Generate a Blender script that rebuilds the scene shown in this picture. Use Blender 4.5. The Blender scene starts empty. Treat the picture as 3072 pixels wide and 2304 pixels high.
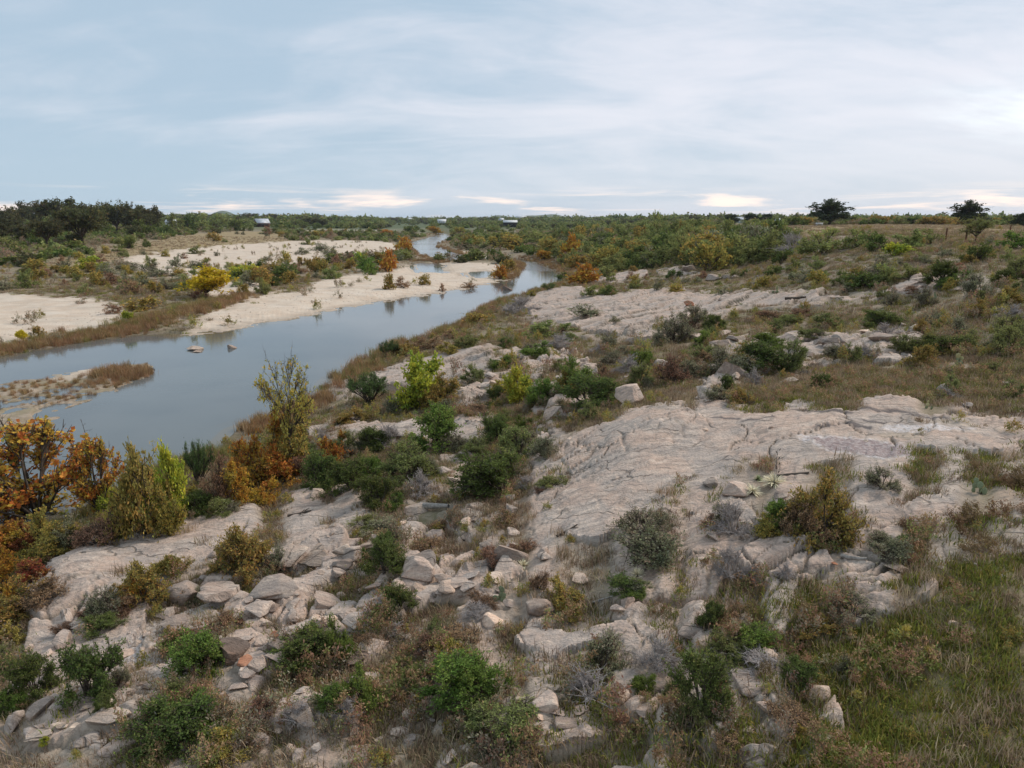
import bpy, math, random, time
import numpy as np
T0 = time.time()
R = math.radians
scene = bpy.context.scene
C = scene.collection

# ------------------------------------------------------------------ camera
CAM_Z, PITCH, F_PX, CX, CY = 13.0, R(13.0), 2130.0, 1536.0, 1152.0      # photograph pixels 3072 x 2304
cam = bpy.data.cameras.new('camera')
cam.sensor_width = 36.0; cam.lens = F_PX / 3072 * 36
cam.clip_start = 0.2; cam.clip_end = 30000
co = bpy.data.objects.new('camera', cam); C.objects.link(co)
co.location = (0, 0, CAM_Z); co.rotation_euler = (R(90) - PITCH, 0, 0)
scene.camera = co
scene.view_settings.view_transform = 'Standard'; scene.view_settings.look = 'None'
scene.view_settings.exposure = 0.60; scene.view_settings.gamma = 1.0
scene.view_settings.use_curve_mapping = False
scene.cycles.max_bounces = 5; scene.cycles.diffuse_bounces = 2; scene.cycles.glossy_bounces = 2
scene.cycles.transmission_bounces = 3; scene.cycles.volume_bounces = 0

SUN_AZ, SUN_EL = 62.0, 42.0          # degrees: to the right of the view, above the horizon

# ------------------------------------------------------------------ node helpers
class NT:
    def __init__(s, tree): s.t = tree; s.n = tree.nodes; s.l = tree.links
    def add(s, typ, **kw):
        n = s.n.new(typ)
        for k, v in kw.items(): setattr(n, k, v)
        return n
    def inp(s, n, key, v):
        if v is None: return
        sock = n.inputs[key]
        if isinstance(v, bpy.types.NodeSocket): s.l.new(v, sock)
        else: sock.default_value = v
    def math(s, op, a, b=None, c=None, clamp=False):
        n = s.add('ShaderNodeMath', operation=op, use_clamp=clamp)
        s.inp(n, 0, a); s.inp(n, 1, b); s.inp(n, 2, c)
        return n.outputs[0]
    def vmath(s, op, a, b=None, scale=None):
        n = s.add('ShaderNodeVectorMath', operation=op)
        s.inp(n, 0, a); s.inp(n, 1, b)
        if scale is not None: s.inp(n, 'Scale', scale)
        return n.outputs['Value'] if op in ('DOT_PRODUCT', 'LENGTH') else n.outputs[0]
    def mix(s, fac, a, b, blend='MIX'):
        n = s.add('ShaderNodeMix', data_type='RGBA', blend_type=blend)
        s.inp(n, 0, fac); s.inp(n, 6, a); s.inp(n, 7, b)
        return n.outputs[2]
    def noise(s, vec, scale, detail=3, rough=0.55, dist=0.0):
        n = s.add('ShaderNodeTexNoise')
        s.inp(n, 'Vector', vec); s.inp(n, 'Scale', scale); s.inp(n, 'Detail', detail); s.inp(n, 'Roughness', rough); s.inp(n, 'Distortion', dist)
        return n.outputs['Fac']
    def ramp(s, v, lo, hi, a=0.0, b=1.0):
        n = s.add('ShaderNodeMapRange', interpolation_type='SMOOTHSTEP')
        s.inp(n, 0, v); s.inp(n, 1, lo); s.inp(n, 2, hi); s.inp(n, 3, a); s.inp(n, 4, b)
        return n.outputs[0]
    def mapping(s, vec, rot=(0, 0, 0), scale=(1, 1, 1), loc=(0, 0, 0)):
        n = s.add('ShaderNodeMapping'); s.inp(n, 0, vec)
        n.inputs['Rotation'].default_value = rot; n.inputs['Scale'].default_value = scale; n.inputs['Location'].default_value = loc
        return n.outputs[0]
    def attr(s, name):
        n = s.add('ShaderNodeAttribute', attribute_name=name); return n
def rgb(r, g, b): return (r, g, b, 1.0)

# ------------------------------------------------------------------ world: thin overcast over a Nishita sky
world = bpy.data.worlds.new('World'); scene.world = world; world.use_nodes = True
w = NT(world.node_tree); w.n.clear()
sky = w.add('ShaderNodeTexSky', sky_type='NISHITA', sun_disc=False)
sky.sun_elevation = R(SUN_EL); sky.sun_rotation = R(SUN_AZ)
d = w.add('ShaderNodeTexCoord').outputs['Generated']
sep = w.add('ShaderNodeSeparateXYZ'); w.l.new(d, sep.inputs[0])
dx, dy, dz = sep.outputs
zc = w.math('ADD', w.math('MAXIMUM', dz, 0.0), 0.26)
comb = w.add('ShaderNodeCombineXYZ'); w.l.new(w.math('DIVIDE', dx, zc), comb.inputs[0]); w.l.new(w.math('DIVIDE', dy, zc), comb.inputs[1])
plane = comb.outputs[0]
n1 = w.noise(w.mapping(plane, rot=(0, 0, R(-24)), scale=(0.62, 1.0, 1), loc=(2.6, 1.3, 0)), 1.5, 7, 0.56, 0.9)
n2 = w.noise(w.mapping(plane, rot=(0, 0, R(12)), scale=(0.8, 1.9, 1), loc=(5.1, 7.7, 0)), 2.4, 7, 0.62, 0.8)
sv = (math.sin(R(SUN_AZ)) * 0.98, math.cos(R(SUN_AZ)) * 0.98, 0.20)
toward = w.ramp(w.vmath('DOT_PRODUCT', d, sv), -0.1, 1.0)
cl = w.math('ADD', w.math('MULTIPLY', n1, 0.62), w.math('MULTIPLY', n2, 0.38))
fac = w.ramp(w.math('ADD', cl, w.math('MULTIPLY', w.math('SUBTRACT', toward, 0.5), 0.30)), 0.31, 0.74)
K = 10.0                                                     # the colours below are what the sky shows; Background strength is 0.1
blue = rgb(0.305 * K, 0.392 * K, 0.478 * K); white = rgb(0.555 * K, 0.562 * K, 0.61 * K)
col = w.mix(fac, blue, white)
hz = w.ramp(dz, 0.0, 0.16, 1.0, 0.0)                        # the layer thickens and evens out towards the horizon
col = w.mix(w.math('MULTIPLY', hz, 0.6), col, w.mix(toward, rgb(0.33 * K, 0.425 * K, 0.51 * K), rgb(0.47 * K, 0.50 * K, 0.56 * K)))
fl2 = w.add('ShaderNodeCombineXYZ'); w.l.new(dx, fl2.inputs[0]); w.l.new(dy, fl2.inputs[1])
gl = w.math('MULTIPLY', w.ramp(w.vmath('DOT_PRODUCT', w.vmath('NORMALIZE', fl2.outputs[0]), (math.sin(R(38)), math.cos(R(38)), 0.0)), 0.980, 0.999), w.ramp(w.math('ABSOLUTE', w.math('SUBTRACT', dz, 0.118)), 0.052, 0.0))   # bright gap in the cloud
gl = w.math('MULTIPLY', gl, w.ramp(w.noise(w.mapping(plane, rot=(0, 0, R(30)), scale=(.6, 1.5, 1), loc=(.4, .2, 0)), 3.4, 6), 0.38, 0.66), clamp=True)
col = w.mix(w.math('MULTIPLY', gl, .62), col, rgb(0.82 * K, 0.87 * K, 0.88 * K))
band = w.math('MULTIPLY', w.ramp(dz, 0.002, 0.014), w.ramp(dz, 0.022, 0.048, 1.0, 0.0))    # warm breaks low over the horizon
hn = w.noise(w.mapping(d, scale=(5.5, 5.5, 70), loc=(0.35, 0, 0.3)), 1.0, 4, 0.6, 0.5)
col = w.mix(w.math('MULTIPLY', band, w.ramp(hn, 0.46, 0.66)), col, rgb(0.86 * K, 0.71 * K, 0.63 * K))
col = w.mix(1.0, col, w.ramp(dz, 0.25, 1.0, 1.0, 1.15), 'MULTIPLY')      # an overcast sky is brighter overhead
col = w.mix(0.93, sky.outputs[0], col)
col = w.mix(w.ramp(dz, -0.02, 0.0, 1.0, 0.0), col, rgb(0.16 * K, 0.16 * K, 0.12 * K))
bg = w.add('ShaderNodeBackground'); w.l.new(col, bg.inputs[0]); bg.inputs[1].default_value = 0.1
w.l.new(bg.outputs[0], w.add('ShaderNodeOutputWorld').inputs[0])

sun = bpy.data.lights.new('sun', 'SUN'); sun.energy = 1.5; sun.angle = R(10); sun.color = (1.0, 0.93, 0.84)
so = bpy.data.objects.new('sun', sun); C.objects.link(so)
so.rotation_euler = (R(90 - SUN_EL), 0, R(-SUN_AZ + 180))

# ------------------------------------------------------------------ numeric helpers
def hash2(ix, iy, seed=0):
    h = (ix.astype(np.int64) * 374761393 + iy.astype(np.int64) * 668265263 + seed * 1274126177) & 0xffffffff
    h = ((h ^ (h >> 13)) * 1274126177) & 0xffffffff
    return ((h ^ (h >> 16)) & 0xffffff) / float(0x1000000)
def vnoise(x, y, seed=0):
    ix = np.floor(x); iy = np.floor(y); fx = x - ix; fy = y - iy
    fx = fx * fx * fx * (fx * (fx * 6 - 15) + 10); fy = fy * fy * fy * (fy * (fy * 6 - 15) + 10)
    a = hash2(ix, iy, seed); b = hash2(ix + 1, iy, seed); c = hash2(ix, iy + 1, seed); e = hash2(ix + 1, iy + 1, seed)
    return (a + (b - a) * fx) * (1 - fy) + (c + (e - c) * fx) * fy
def fbm(x, y, octv=4, seed=0, gain=0.5):
    s = 0; a = 1; t = 0
    for o in range(octv):
        s = s + a * vnoise(x * 2 ** o + 17.3 * o, y * 2 ** o + 9.1 * o, seed + o); t += a; a *= gain
    return s / t - 0.5
def voronoi(x, y, seed=0, jit=0.9):
    ix = np.floor(x); iy = np.floor(y)
    f1 = np.full(x.shape, 9.0); f2 = np.full(x.shape, 9.0); idr = np.zeros(x.shape); vx = np.zeros(x.shape); vy = np.zeros(x.shape)
    for i in (-1, 0, 1):
        for j in (-1, 0, 1):
            cx = ix + i; cy = iy + j
            px = cx + 0.5 + (hash2(cx, cy, seed) - 0.5) * jit; py = cy + 0.5 + (hash2(cx, cy, seed + 7) - 0.5) * jit
            dd = np.hypot(px - x, py - y)
            near = dd < f1
            f2 = np.where(near, f1, np.minimum(f2, dd)); f1 = np.where(near, dd, f1)
            idr = np.where(near, hash2(cx, cy, seed + 13), idr); vx = np.where(near, x - px, vx); vy = np.where(near, y - py, vy)
    return f1, f2, idr, vx, vy
def sstep(a, b, x):
    t = np.clip((x - a) / (b - a), 0, 1); return t * t * (3 - 2 * t)
def ray(x, y):
    """photograph pixel -> (azimuth, climb per metre of ground distance, unit ground direction)"""
    u = (np.asarray(x, float) - CX) / F_PX; v = (CY - np.asarray(y, float)) / F_PX
    X = u; Y = math.cos(PITCH) + v * math.sin(PITCH); Z = -math.sin(PITCH) + v * math.cos(PITCH)
    g = np.hypot(X, Y)
    return np.arctan2(X, Y), Z / g
def on_plane(pts, z=0.0):
    p = np.asarray(pts, float) * (3072 / 2212.0)              # the outlines below are in a 2212-wide view of the photograph
    th, sl = ray(p[:, 0], p[:, 1])
    r = (z - CAM_Z) / np.minimum(sl, -1e-4)
    return np.stack([r * np.sin(th), r * np.cos(th)], 1)

# ------------------------------------------------------------------ terrain: smooth base from levels read off the photograph
LEVELS = [(0,1659,1.7),(0,1400,1.0),(0,1290,.25),(150,1260,1.5),(150,1330,1.4),(300,1150,.9),(560,1110,1.3),(500,1000,.25),(700,1060,1.6),(640,940,.5),
 (400,1400,2.1),(400,1659,2.6),(800,1659,3.0),(800,1400,2.8),(800,1250,2.5),(800,1000,1.8),(900,900,1.2),(750,850,.3),(1100,1659,3.4),(1100,1250,3.2),
 (1100,1000,2.7),(1000,800,1.2),(1100,700,.8),(1500,1659,3.8),(1500,1300,3.8),(1300,1100,4.0),(1500,1000,4.8),(1400,925,5.0),(1800,893,5.7),(2212,900,5.9),
 (2212,1020,5.7),(2212,1200,5.4),(2212,1659,4.7),(1900,1250,4.8),(1900,1500,4.4),(1200,850,3.0),(1500,830,4.6),(1800,820,5.5),(2212,800,6.4),(1200,750,2.0),
 (1500,720,3.7),(1900,650,6.0),(2212,700,7.2),(1300,640,1.9),(1600,620,4.2),(2212,600,8.7),(1900,580,8.0),(1700,560,6.6),(1500,570,4.6),(1300,575,1.5),
 (1250,592,.6),(2212,520,10.4),(2000,512,10.4),(1750,512,10.3),(1720,492,10.4),(2212,492,10.5),(1600,500,9.6),(1450,500,7.8),(1430,489,9.3),(1250,500,4.2),(1100,510,2.6),
 (1000,532,.8),(0,700,.9),(200,680,1.0),(0,620,1.3),(250,640,1.3),(450,640,1.1),(600,600,1.2),(750,560,1.2),(850,560,.8),(300,560,1.9),(500,530,2.0),(700,520,1.9),
 (0,560,3.0),(150,560,3.0),(177,534,4.0),(0,530,4.0),(350,520,3.6),(500,502,4.4),(567,487,6.4),(420,486,6.2),(700,497,3.8),(850,500,2.6),(950,505,1.5),(1050,498,3.4),
 (850,620,.6),(1000,600,.5),(600,660,.7),(450,690,.6)]
POLAR = [(-75,8,1.5),(-75,30,-.2),(-75,120,1.5),(-55,8,1.5),(-55,60,-.1),(-50,300,5),(-35,4,2.2),(0,3,3.0),(0,8,3.2),(35,4,4.4),(60,8,5.2),(75,30,7),(60,60,9),(60,300,10.6),(75,900,10.5),
 (36,700,10.6),(24,700,10.4),(14,800,9),(6,900,5),(0,1100,4),(-8,1200,5.0),(-18,1100,7),(-28,900,8),(-40,700,8)] + [(a, 2600, 7 + 2 * abs(a) / 40) for a in range(-72, 73, 12)] + [(a, 9000, 8) for a in range(-72, 73, 18)]
lv = np.array(LEVELS, float); th, sl = ray(lv[:, 0] * 3072 / 2212, lv[:, 1] * 3072 / 2212)
rr = (lv[:, 2] - CAM_Z) / sl
po = np.array(POLAR, float)
ctrl = np.concatenate([np.stack([th * 2.0, np.log(rr)], 1), np.stack([np.radians(po[:, 0]) * 2.0, np.log(po[:, 1])], 1)])
cval = np.concatenate([lv[:, 2], po[:, 2]])
def tps(d2): return 0.5 * d2 * np.log(d2 + 1e-9)
nC = len(ctrl)
A = np.zeros((nC + 3, nC + 3))
A[:nC, :nC] = tps(((ctrl[:, None] - ctrl[None]) ** 2).sum(2)) + np.eye(nC) * 0.003
A[:nC, nC] = 1; A[:nC, nC + 1:] = ctrl; A[nC, :nC] = 1; A[nC + 1:, :nC] = ctrl.T
coef = np.linalg.solve(A, np.concatenate([cval, np.zeros(3)]))
def base_z(th, r):
    p = np.stack([th.ravel() * 2.0, np.log(r.ravel())], 1); out = np.empty(len(p))
    for i in range(0, len(p), 40000):
        q = p[i:i + 40000]
        out[i:i + 40000] = tps(((q[:, None] - ctrl[None]) ** 2).sum(2)) @ coef[:nC] + coef[nC] + q @ coef[nC + 1:]
    return out.reshape(th.shape)

# the sheet is finer near the camera: rings of growing radius, columns of equal angle
ths = np.concatenate([np.linspace(R(-78), R(-41), 40, endpoint=False), np.linspace(R(-41), R(41), 850), np.linspace(R(41), R(78), 41)[1:]])
dep = np.concatenate([np.linspace(60, 13, 440, endpoint=False), np.linspace(13, 3, 270, endpoint=False), np.geomspace(3, 0.06, 170)])
rs = np.concatenate([[1.0, 2.5, 3.8], 8.6 / np.tan(np.radians(dep))])
TH, RR = np.meshgrid(ths, rs, indexing='ij')
X = RR * np.sin(TH); Y = RR * np.cos(TH)
# smooth levels on a coarser lattice first, then linear in between
cs = slice(None, None, 4)
def refine(Zc, a, b): 
    Z1 = np.empty((len(a), len(rs)))
    tmp = np.empty((len(ths[cs]), len(rs)))
    lr, lrc = np.log(rs), np.log(rs[b])
    for i in range(tmp.shape[0]): tmp[i] = np.interp(lr, lrc, Zc[i])
    for j in range(tmp.shape[1]): Z1[:, j] = np.interp(ths, ths[cs], tmp[:, j])
    return Z1
bsel = np.unique(np.concatenate([np.arange(0, len(rs), 4), [len(rs) - 1]]))
Zb = refine(base_z(*np.meshgrid(ths[cs], rs[bsel], indexing='ij')), ths, bsel)
if (len(ths) - 1) % 4: Zb[-3:] = Zb[-4:-3]
Zb = np.where(RR > 2000, np.clip(Zb, 4, 11), Zb)
def cast(x, y, Zg):
    """where the line of sight through a photograph pixel meets the ground"""
    th, s = ray(float(x), float(y)); th = float(th); s = float(s)
    fi = np.interp(th, ths, np.arange(len(ths))); i = int(min(fi, len(ths) - 2)); f = fi - i
    zl = Zg[i] * (1 - f) + Zg[i + 1] * f
    zr = CAM_Z + s * rs
    hit = np.nonzero(zl[3:] >= zr[3:])[0]
    if len(hit) == 0: j = len(rs) - 2; t = 1.0
    else:
        j = max(hit[0] + 2, 0); d0 = zr[j] - zl[j]; d1 = zr[j + 1] - zl[j + 1]; t = d0 / (d0 - d1) if d0 != d1 else 0
    r = rs[j] + (rs[j + 1] - rs[j]) * float(np.clip(t, 0, 1))
    return r * math.sin(th), r * math.cos(th), r
def zsample(x, y, Zg):
    th = np.arctan2(x, y); r = np.hypot(x, y)
    fi = np.clip(np.interp(th, ths, np.arange(len(ths))), 0, len(ths) - 1.001); fj = np.clip(np.interp(r, rs, np.arange(len(rs))), 0, len(rs) - 1.001)
    i = fi.astype(int); j = fj.astype(int); a = fi - i; b = fj - j
    return (Zg[i, j] * (1 - a) + Zg[i + 1, j] * a) * (1 - b) + (Zg[i, j + 1] * (1 - a) + Zg[i + 1, j + 1] * a) * b
def near_idx(x, y):
    th = np.arctan2(x, y); r = np.hypot(x, y)
    return (np.clip(np.round(np.interp(th, ths, np.arange(len(ths)))), 0, len(ths) - 1).astype(int), np.clip(np.round(np.interp(r, rs, np.arange(len(rs)))), 0, len(rs) - 1).astype(int))
def drape(poly):
    return np.array([cast(x * 3072 / 2212, y * 3072 / 2212, Zb)[:2] for x, y in poly])
def sdf(poly, px=X, py=Y, pad=30.0):
    """signed distance to a closed outline, negative inside (only worked out near it)"""
    out = np.full(px.shape, pad); lo = poly.min(0) - pad; hi = poly.max(0) + pad
    m = (px > lo[0]) & (px < hi[0]) & (py > lo[1]) & (py < hi[1])
    qx = px[m]; qy = py[m]; dmin = np.full(qx.shape, 1e18); ins = np.zeros(qx.shape, bool)
    for k in range(len(poly)):
        ax, ay = poly[k - 1]; bx, by = poly[k]; ex = bx - ax; ey = by - ay
        t = np.clip(((qx - ax) * ex + (qy - ay) * ey) / (ex * ex + ey * ey + 1e-12), 0, 1)
        dmin = np.minimum(dmin, (qx - ax - t * ex) ** 2 + (qy - ay - t * ey) ** 2)
        c = (ay > qy) != (by > qy)
        ins ^= c & (qx < ex * (qy - ay) / (ey if ey else 1e-12) + ax)
    dd = np.sqrt(dmin); out[m] = np.minimum(np.where(ins, -dd, dd), pad)
    return out

RIVER = [(-260,1360),(0,1262),(60,1205),(150,1150),(230,1085),(330,1035),(430,1000),(510,972),(545,930),(620,900),(700,858),(725,838),(745,815),(785,790),(829,764),(880,741),(940,724),(1010,699),
 (1040,674),(1082,652),(1130,638),(1180,623),(1220,612),(1234,604),(1225,597),(1211,587),(1187,574),(1157,565),(1122,558.5),(1078,556.5),(1045,556),(1013,554),(979,543),(948,534),(945,527),(958,521),
 (971,514),(967,507),(952,503.2),(944,503),(938,509),(904,519),(884,524),(886,536),(904,548),(925,555),(959,561),(1013,564),(1060,561),(1100,563),(1128,569),(1124,580),(1112,594),(1095,604),(1070,610),
 (1027,620),(959,632),(856,647),(788,657),(737,666),(600,693),(467,716),(393,725),(347,720),(300,722),(213,731),(133,744),(60,755),(0,767),(-260,815)]
POOLS = [[(894,567),(925,569),(955,567),(966,588),(940,592),(911,592),(893,580)], [(1003,590),(1040,586),(1081,587),(1075,596),(1030,601),(1008,597)], [(838,489.5),(930,488),(932,491),(840,493)]]
ISLES = [[(-60,880),(-60,835),(0,838),(60,825),(133,812),(213,799),(293,790),(312,798),(293,815),(233,836),(203,840),(197,828),(143,836),(83,853),(0,868)],
 [(225,846),(160,868),(110,884),(100,905),(40,925),(-60,945),(-60,900),(0,893),(80,872),(150,852)]]
sd_river = sdf(on_plane(RIVER), pad=60)
for p in POOLS: sd_river = np.minimum(sd_river, sdf(on_plane(p), pad=60))
sd_isle = np.minimum(*[sdf(on_plane(p), pad=20) for p in ISLES])
wob = fbm(X / 2.5, Y / 2.5, 3, 3) * np.clip(RR / 60, .4, 1.6) * 1.2
sd_w = sd_river + wob                                         # < 0 in the water

ROCK = {
 'dome': [(1110,1165),(1128,1105),(1175,1055),(1150,1015),(1165,985),(1205,948),(1290,917),(1400,895),(1560,887),(1800,884),(2000,892),(2300,898),(2300,1012),(2000,1013),(1940,1002),(1850,1038),(1700,1043),(1640,1030),(1570,1050),(1520,1075),(1470,1110),(1450,1150),(1400,1190),(1330,1230),(1260,1245),(1190,1225),(1120,1185)],
 'right_slab': [(1860,1085),(1950,1055),(2050,1050),(2120,1080),(2190,1120),(2190,1150),(2090,1165),(2010,1180),(1930,1175),(1880,1150),(1840,1110)],
 'mid_slab': [(1440,1200),(1470,1130),(1530,1070),(1640,1050),(1690,1100),(1740,1165),(1850,1175),(1900,1230),(1915,1265),(1800,1310),(1700,1345),(1600,1335),(1500,1305),(1400,1295),(1340,1285),(1400,1240)],
 'low_dome': [(1000,1430),(1040,1385),(1090,1335),(1170,1295),(1250,1340),(1400,1330),(1470,1360),(1555,1385),(1540,1425),(1480,1465),(1400,1505),(1290,1480),(1260,1535),(1180,1565),(1150,1505),(1060,1475)],
 'left_dome': [(125,1290),(140,1240),(190,1190),(270,1178),(340,1185),(350,1158),(390,1132),(540,1105),(585,1130),(560,1165),(470,1180),(390,1215),(310,1255),(240,1305),(170,1315)],
 'left_slab': [(580,1130),(640,1095),(700,1080),(770,1080),(785,1110),(700,1150),(600,1180)],
 'far_slab': [(1131,690),(1106,662),(1206,621),(1256,623),(1316,640),(1426,630),(1486,630),(1606,637),(1681,642),(1896,640),(1886,650),(1746,670),(1581,675),(1531,700),(1426,720),(1386,735),(1256,727),(1181,705)],
 'far_patch': [(1426,586),(1466,583),(1506,595),(1476,603),(1436,598)], 'far_strip': [(1246,611),(1316,596),(1386,586),(1390,600),(1316,616)],
 'bank_slab': [(715,850),(760,815),(850,790),(960,772),(1060,762),(1110,790),(1080,815),(1000,835),(900,850),(800,858)],
 'mid_ledge': [(700,930),(760,905),(850,915),(930,925),(1030,915),(1070,930),(1050,955),(980,965),(930,985),(830,965),(720,955)],
 'mid_pebbles': [(900,1080),(860,1010),(930,985),(980,1000),(960,1060)],
 'far_knobs': [(1560,770),(1640,735),(1800,725),(1940,740),(1900,770),(1790,790),(1700,800),(1600,800)],
 'left_edge': [(0,1570),(0,1510),(60,1470),(130,1480),(170,1500),(170,1560),(100,1570)],
 'left_wall': [(125,1440),(150,1350),(180,1320),(240,1330),(230,1380),(190,1410)],
 'upper_right': [(1950,625),(2010,605),(2080,615),(2230,628),(2230,640),(2100,637),(2000,636)],
 'between': [(1165,1290),(1340,1280),(1500,1305),(1660,1340),(1565,1390),(1400,1350),(1250,1355)], 'yucca_ledge': [(1550,1045),(1690,1045),(1790,1085),(1800,1130),(1740,1170),(1600,1085)],
 'low_right': [(1500,1560),(1560,1500),(1640,1530),(1690,1560),(1640,1580),(1560,1575)]}
RUBBLE = [[(-40,1700),(-40,1480),(130,1345),(250,1335),(380,1245),(560,1185),(760,1145),(960,1080),(1110,1170),(1250,1255),(1330,1290),(1180,1290),(1010,1420),(900,1500),(860,1700)], [(830,800),(1000,770),(1250,745),(1320,790),(1350,870),(1280,905),(1160,930),(1100,900),(950,860)],
 [(1000,1560),(1200,1570),(1400,1500),(1700,1520),(1650,1600),(1200,1640),(950,1650)], [(1480,840),(1560,760),(1950,730),(1950,780),(1640,830),(1560,870)]]
SAND = [[(-60,640),(100,640),(230,652),(275,682),(250,700),(150,722),(60,738),(-60,755)], [(255,562),(330,547),(500,528),(620,521),(750,519),(850,524),(875,543),(760,560),(600,574),(480,592),(390,612),(320,595)],
 [(350,720),(440,690),(520,657),(640,622),(740,602),(850,582),(890,565),(960,563),(1080,570),(1110,590),(1090,606),(1027,622),(959,634),(856,649),(737,668),(600,695),(467,718),(393,727)],
 [(965,548),(1000,540),(1060,545),(1080,556),(1010,556)], [(440,625),(480,610),(560,612),(540,645),(480,650)], [(600,498),(700,494),(830,497),(820,502),(690,503)], [(838,486),(935,484),(935,494),(840,497)], [(110,805),(210,795),(225,803),(140,822)]]
TAN = [[(95,578),(250,530),(400,508),(520,499),(600,503),(640,520),(500,529),(330,548),(250,572),(130,585)], [(1690,505),(1700,488),(2300,489),(2300,516),(1950,524),(1720,522)]]
GRAVEL = [(110,1470),(135,1415),(180,1370),(250,1338),(370,1318),(400,1350),(385,1420),(375,1465),(270,1480),(200,1500)]
MUD = [(-40,1700),(-40,1565),(60,1575),(230,1540),(420,1500),(450,1560),(400,1640),(330,1700)]
TRACK = [(2110,1659),(2085,1560),(2090,1440),(2110,1370),(2150,1340),(2215,1290),(2240,1310),(2170,1370),(2140,1440),(2140,1560),(2180,1680)]
GREENS = [[(1990,1015),(2300,1012),(2400,1900),(1450,1900),(1650,1400),(1800,1330),(1930,1270),(1960,1190),(2090,1175),(2190,1155),(2190,1110),(2100,1060)]]

def region(polys, soft=0.25, amp=0.5, sc=1.2, seed=31):
    if not isinstance(polys[0][0], (tuple, list)): polys = [polys]
    s = None
    for p in polys:
        q = sdf(drape(p), pad=12); s = q if s is None else np.minimum(s, q)
    k = np.clip(RR / 25, .5, 8)
    return s + fbm(X / sc / k, Y / sc / k, 3, seed) * amp * 2 * k, k
sR = None
for nm, p in ROCK.items():
    q, k = region(p, amp=0.35 if nm[:4] != 'far_' else .16); sR = q if sR is None else np.minimum(sR, q)
sR = sR - .10 * np.clip(k, .5, 1); mR = sstep(0.18, -0.18, sR / np.clip(k, 1, 3))
mB, _ = region(RUBBLE, amp=0.8); mB = sstep(0.6, -0.6, mB) * (1 - mR)
mS, _ = region(SAND, amp=0.5, seed=5); mS = sstep(1.2, -1.2, mS)
mT, _ = region(TAN, amp=1.0, seed=9); mT = sstep(2, -2, mT)
mG, _ = region(GRAVEL, amp=0.3); mG = sstep(.3, -.3, mG)
mM, _ = region(MUD, amp=0.3); mM = sstep(.3, -.3, mM)
mK, _ = region(TRACK, amp=0.15); mK = sstep(.2, -.2, mK)
mE, _ = region(GREENS, amp=0.5); mE = sstep(.8, -.8, mE)
mS = np.maximum(mS, sstep(0.5, -0.3, sd_isle) * 0.2)
mR *= (1 - mS) * (RR < 400); mB *= (1 - mS) * (1 - mG) * (1 - .75 * mM)

# --- relief
ca, sa = math.cos(R(48)), math.sin(R(48))                    # strike of the layering in the rock
U = X * ca + Y * sa; V = -X * sa + Y * ca
near = sstep(170, 60, RR)
wx = fbm(X / 2.2, Y / 2.2, 3, 41) * 1.3; wy = fbm(X / 2.2 + 50, Y / 2.2, 3, 43) * 1.3
ledge = fbm(U / 4.5 + wx * .5, V / 0.9 + wy, 4, 51)
f1, f2, cid, cvx, cvy = voronoi((U + wx) / 3.6, (V + wy) / 1.9, 61)
edge = f2 - f1
tilt = (hash2(np.floor(cid * 9973), np.floor(cid * 131), 3) - .5)
pool_w = 1 - sstep(3.2, 1.6, np.hypot(X - drape([(1880, 975)])[0][0], (Y - drape([(1880, 975)])[0][1]) * 1.3))
slab = 0.60 * fbm(X / 5.5, Y / 5.5, 3, 71) + 0.24 * ledge + 0.09 * np.abs(fbm(U / 2.2, V / .30, 3, 73)) * 2 + 0.045 * fbm(U / .5, V / .12, 2, 75) + .02 * fbm(X / .14, Y / .14, 2, 76)
blockw = sstep(-.04, .20, fbm(X / 5, Y / 5, 2, 77) + .12 * sstep(7, 2, np.hypot(X - drape([(1290, 985)])[0][0], Y - drape([(1290, 985)])[0][1])) - .10 * sstep(6, 2, np.hypot(X - drape([(1400, 1100)])[0][0], Y - drape([(1400, 1100)])[0][1]))) * pool_w         # some slabs are broken up, others whole
fl = sstep(.0, .16, edge)                                            # blocks step down into their joints over a hand's width
slab += blockw * fl * ((cid - .5) * 0.42 + (cvx * tilt + cvy * (cid - .5)) * 0.30)
slab -= (0.03 + blockw * 0.17) * sstep(.075, .0, edge)
h1, h2, hid, hvx, hvy = voronoi((U + wx * 1.2) / 1.25 + 7, (V + wy * .9) / .62, 65)
slab += blockw * sstep(0, .2, h2 - h1) * ((hid - .5) * .16 + hvy * (hid - .5) * .14) - blockw * .07 * sstep(.10, 0, h2 - h1)
g1, g2, gid, gvx, gvy = voronoi((U + wx * 1.6 + fbm(X / 5, Y / 5, 2, 69) * 3) / 5.2 + 3, (V + wy * 1.3) / 2.6, 63)
slab -= 0.12 * sstep(.020, .003, g2 - g1) * sstep(-.12, .05, fbm(X / 3 + 9, Y / 3, 2, 67))
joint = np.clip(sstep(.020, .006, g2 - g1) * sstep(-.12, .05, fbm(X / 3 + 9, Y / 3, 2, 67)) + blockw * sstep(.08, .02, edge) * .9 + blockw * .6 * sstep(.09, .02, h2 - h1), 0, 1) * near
Z = Zb + fbm(X / 9, Y / 9, 4, 81) * np.clip(RR / 60, .35, 1.6) * .6 + fbm(X / 1.1, Y / 1.1, 3, 83) * .16 * near
Z = Z + mR * near * (slab + 0.30) + mR * (1 - near) * 0.3
tv = V / 3.4 + fbm(U / 16, V / 6, 3, 87) * 3.2; tf = tv - np.floor(tv); th_ = (.25 + hash2(np.floor(tv), np.floor(U / 9 + np.floor(tv) * .37), 5)) * sstep(30, 60, RR)
Z = Z + mR * th_ * (.55 * sstep(0, .22, tf) * (1 - tf) + .5 * fbm(U / 7, V / 2.2, 3, 88))
joint = np.maximum(joint, th_ * sstep(.13, .05, np.abs(tf - .03)) * 1.1)
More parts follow.
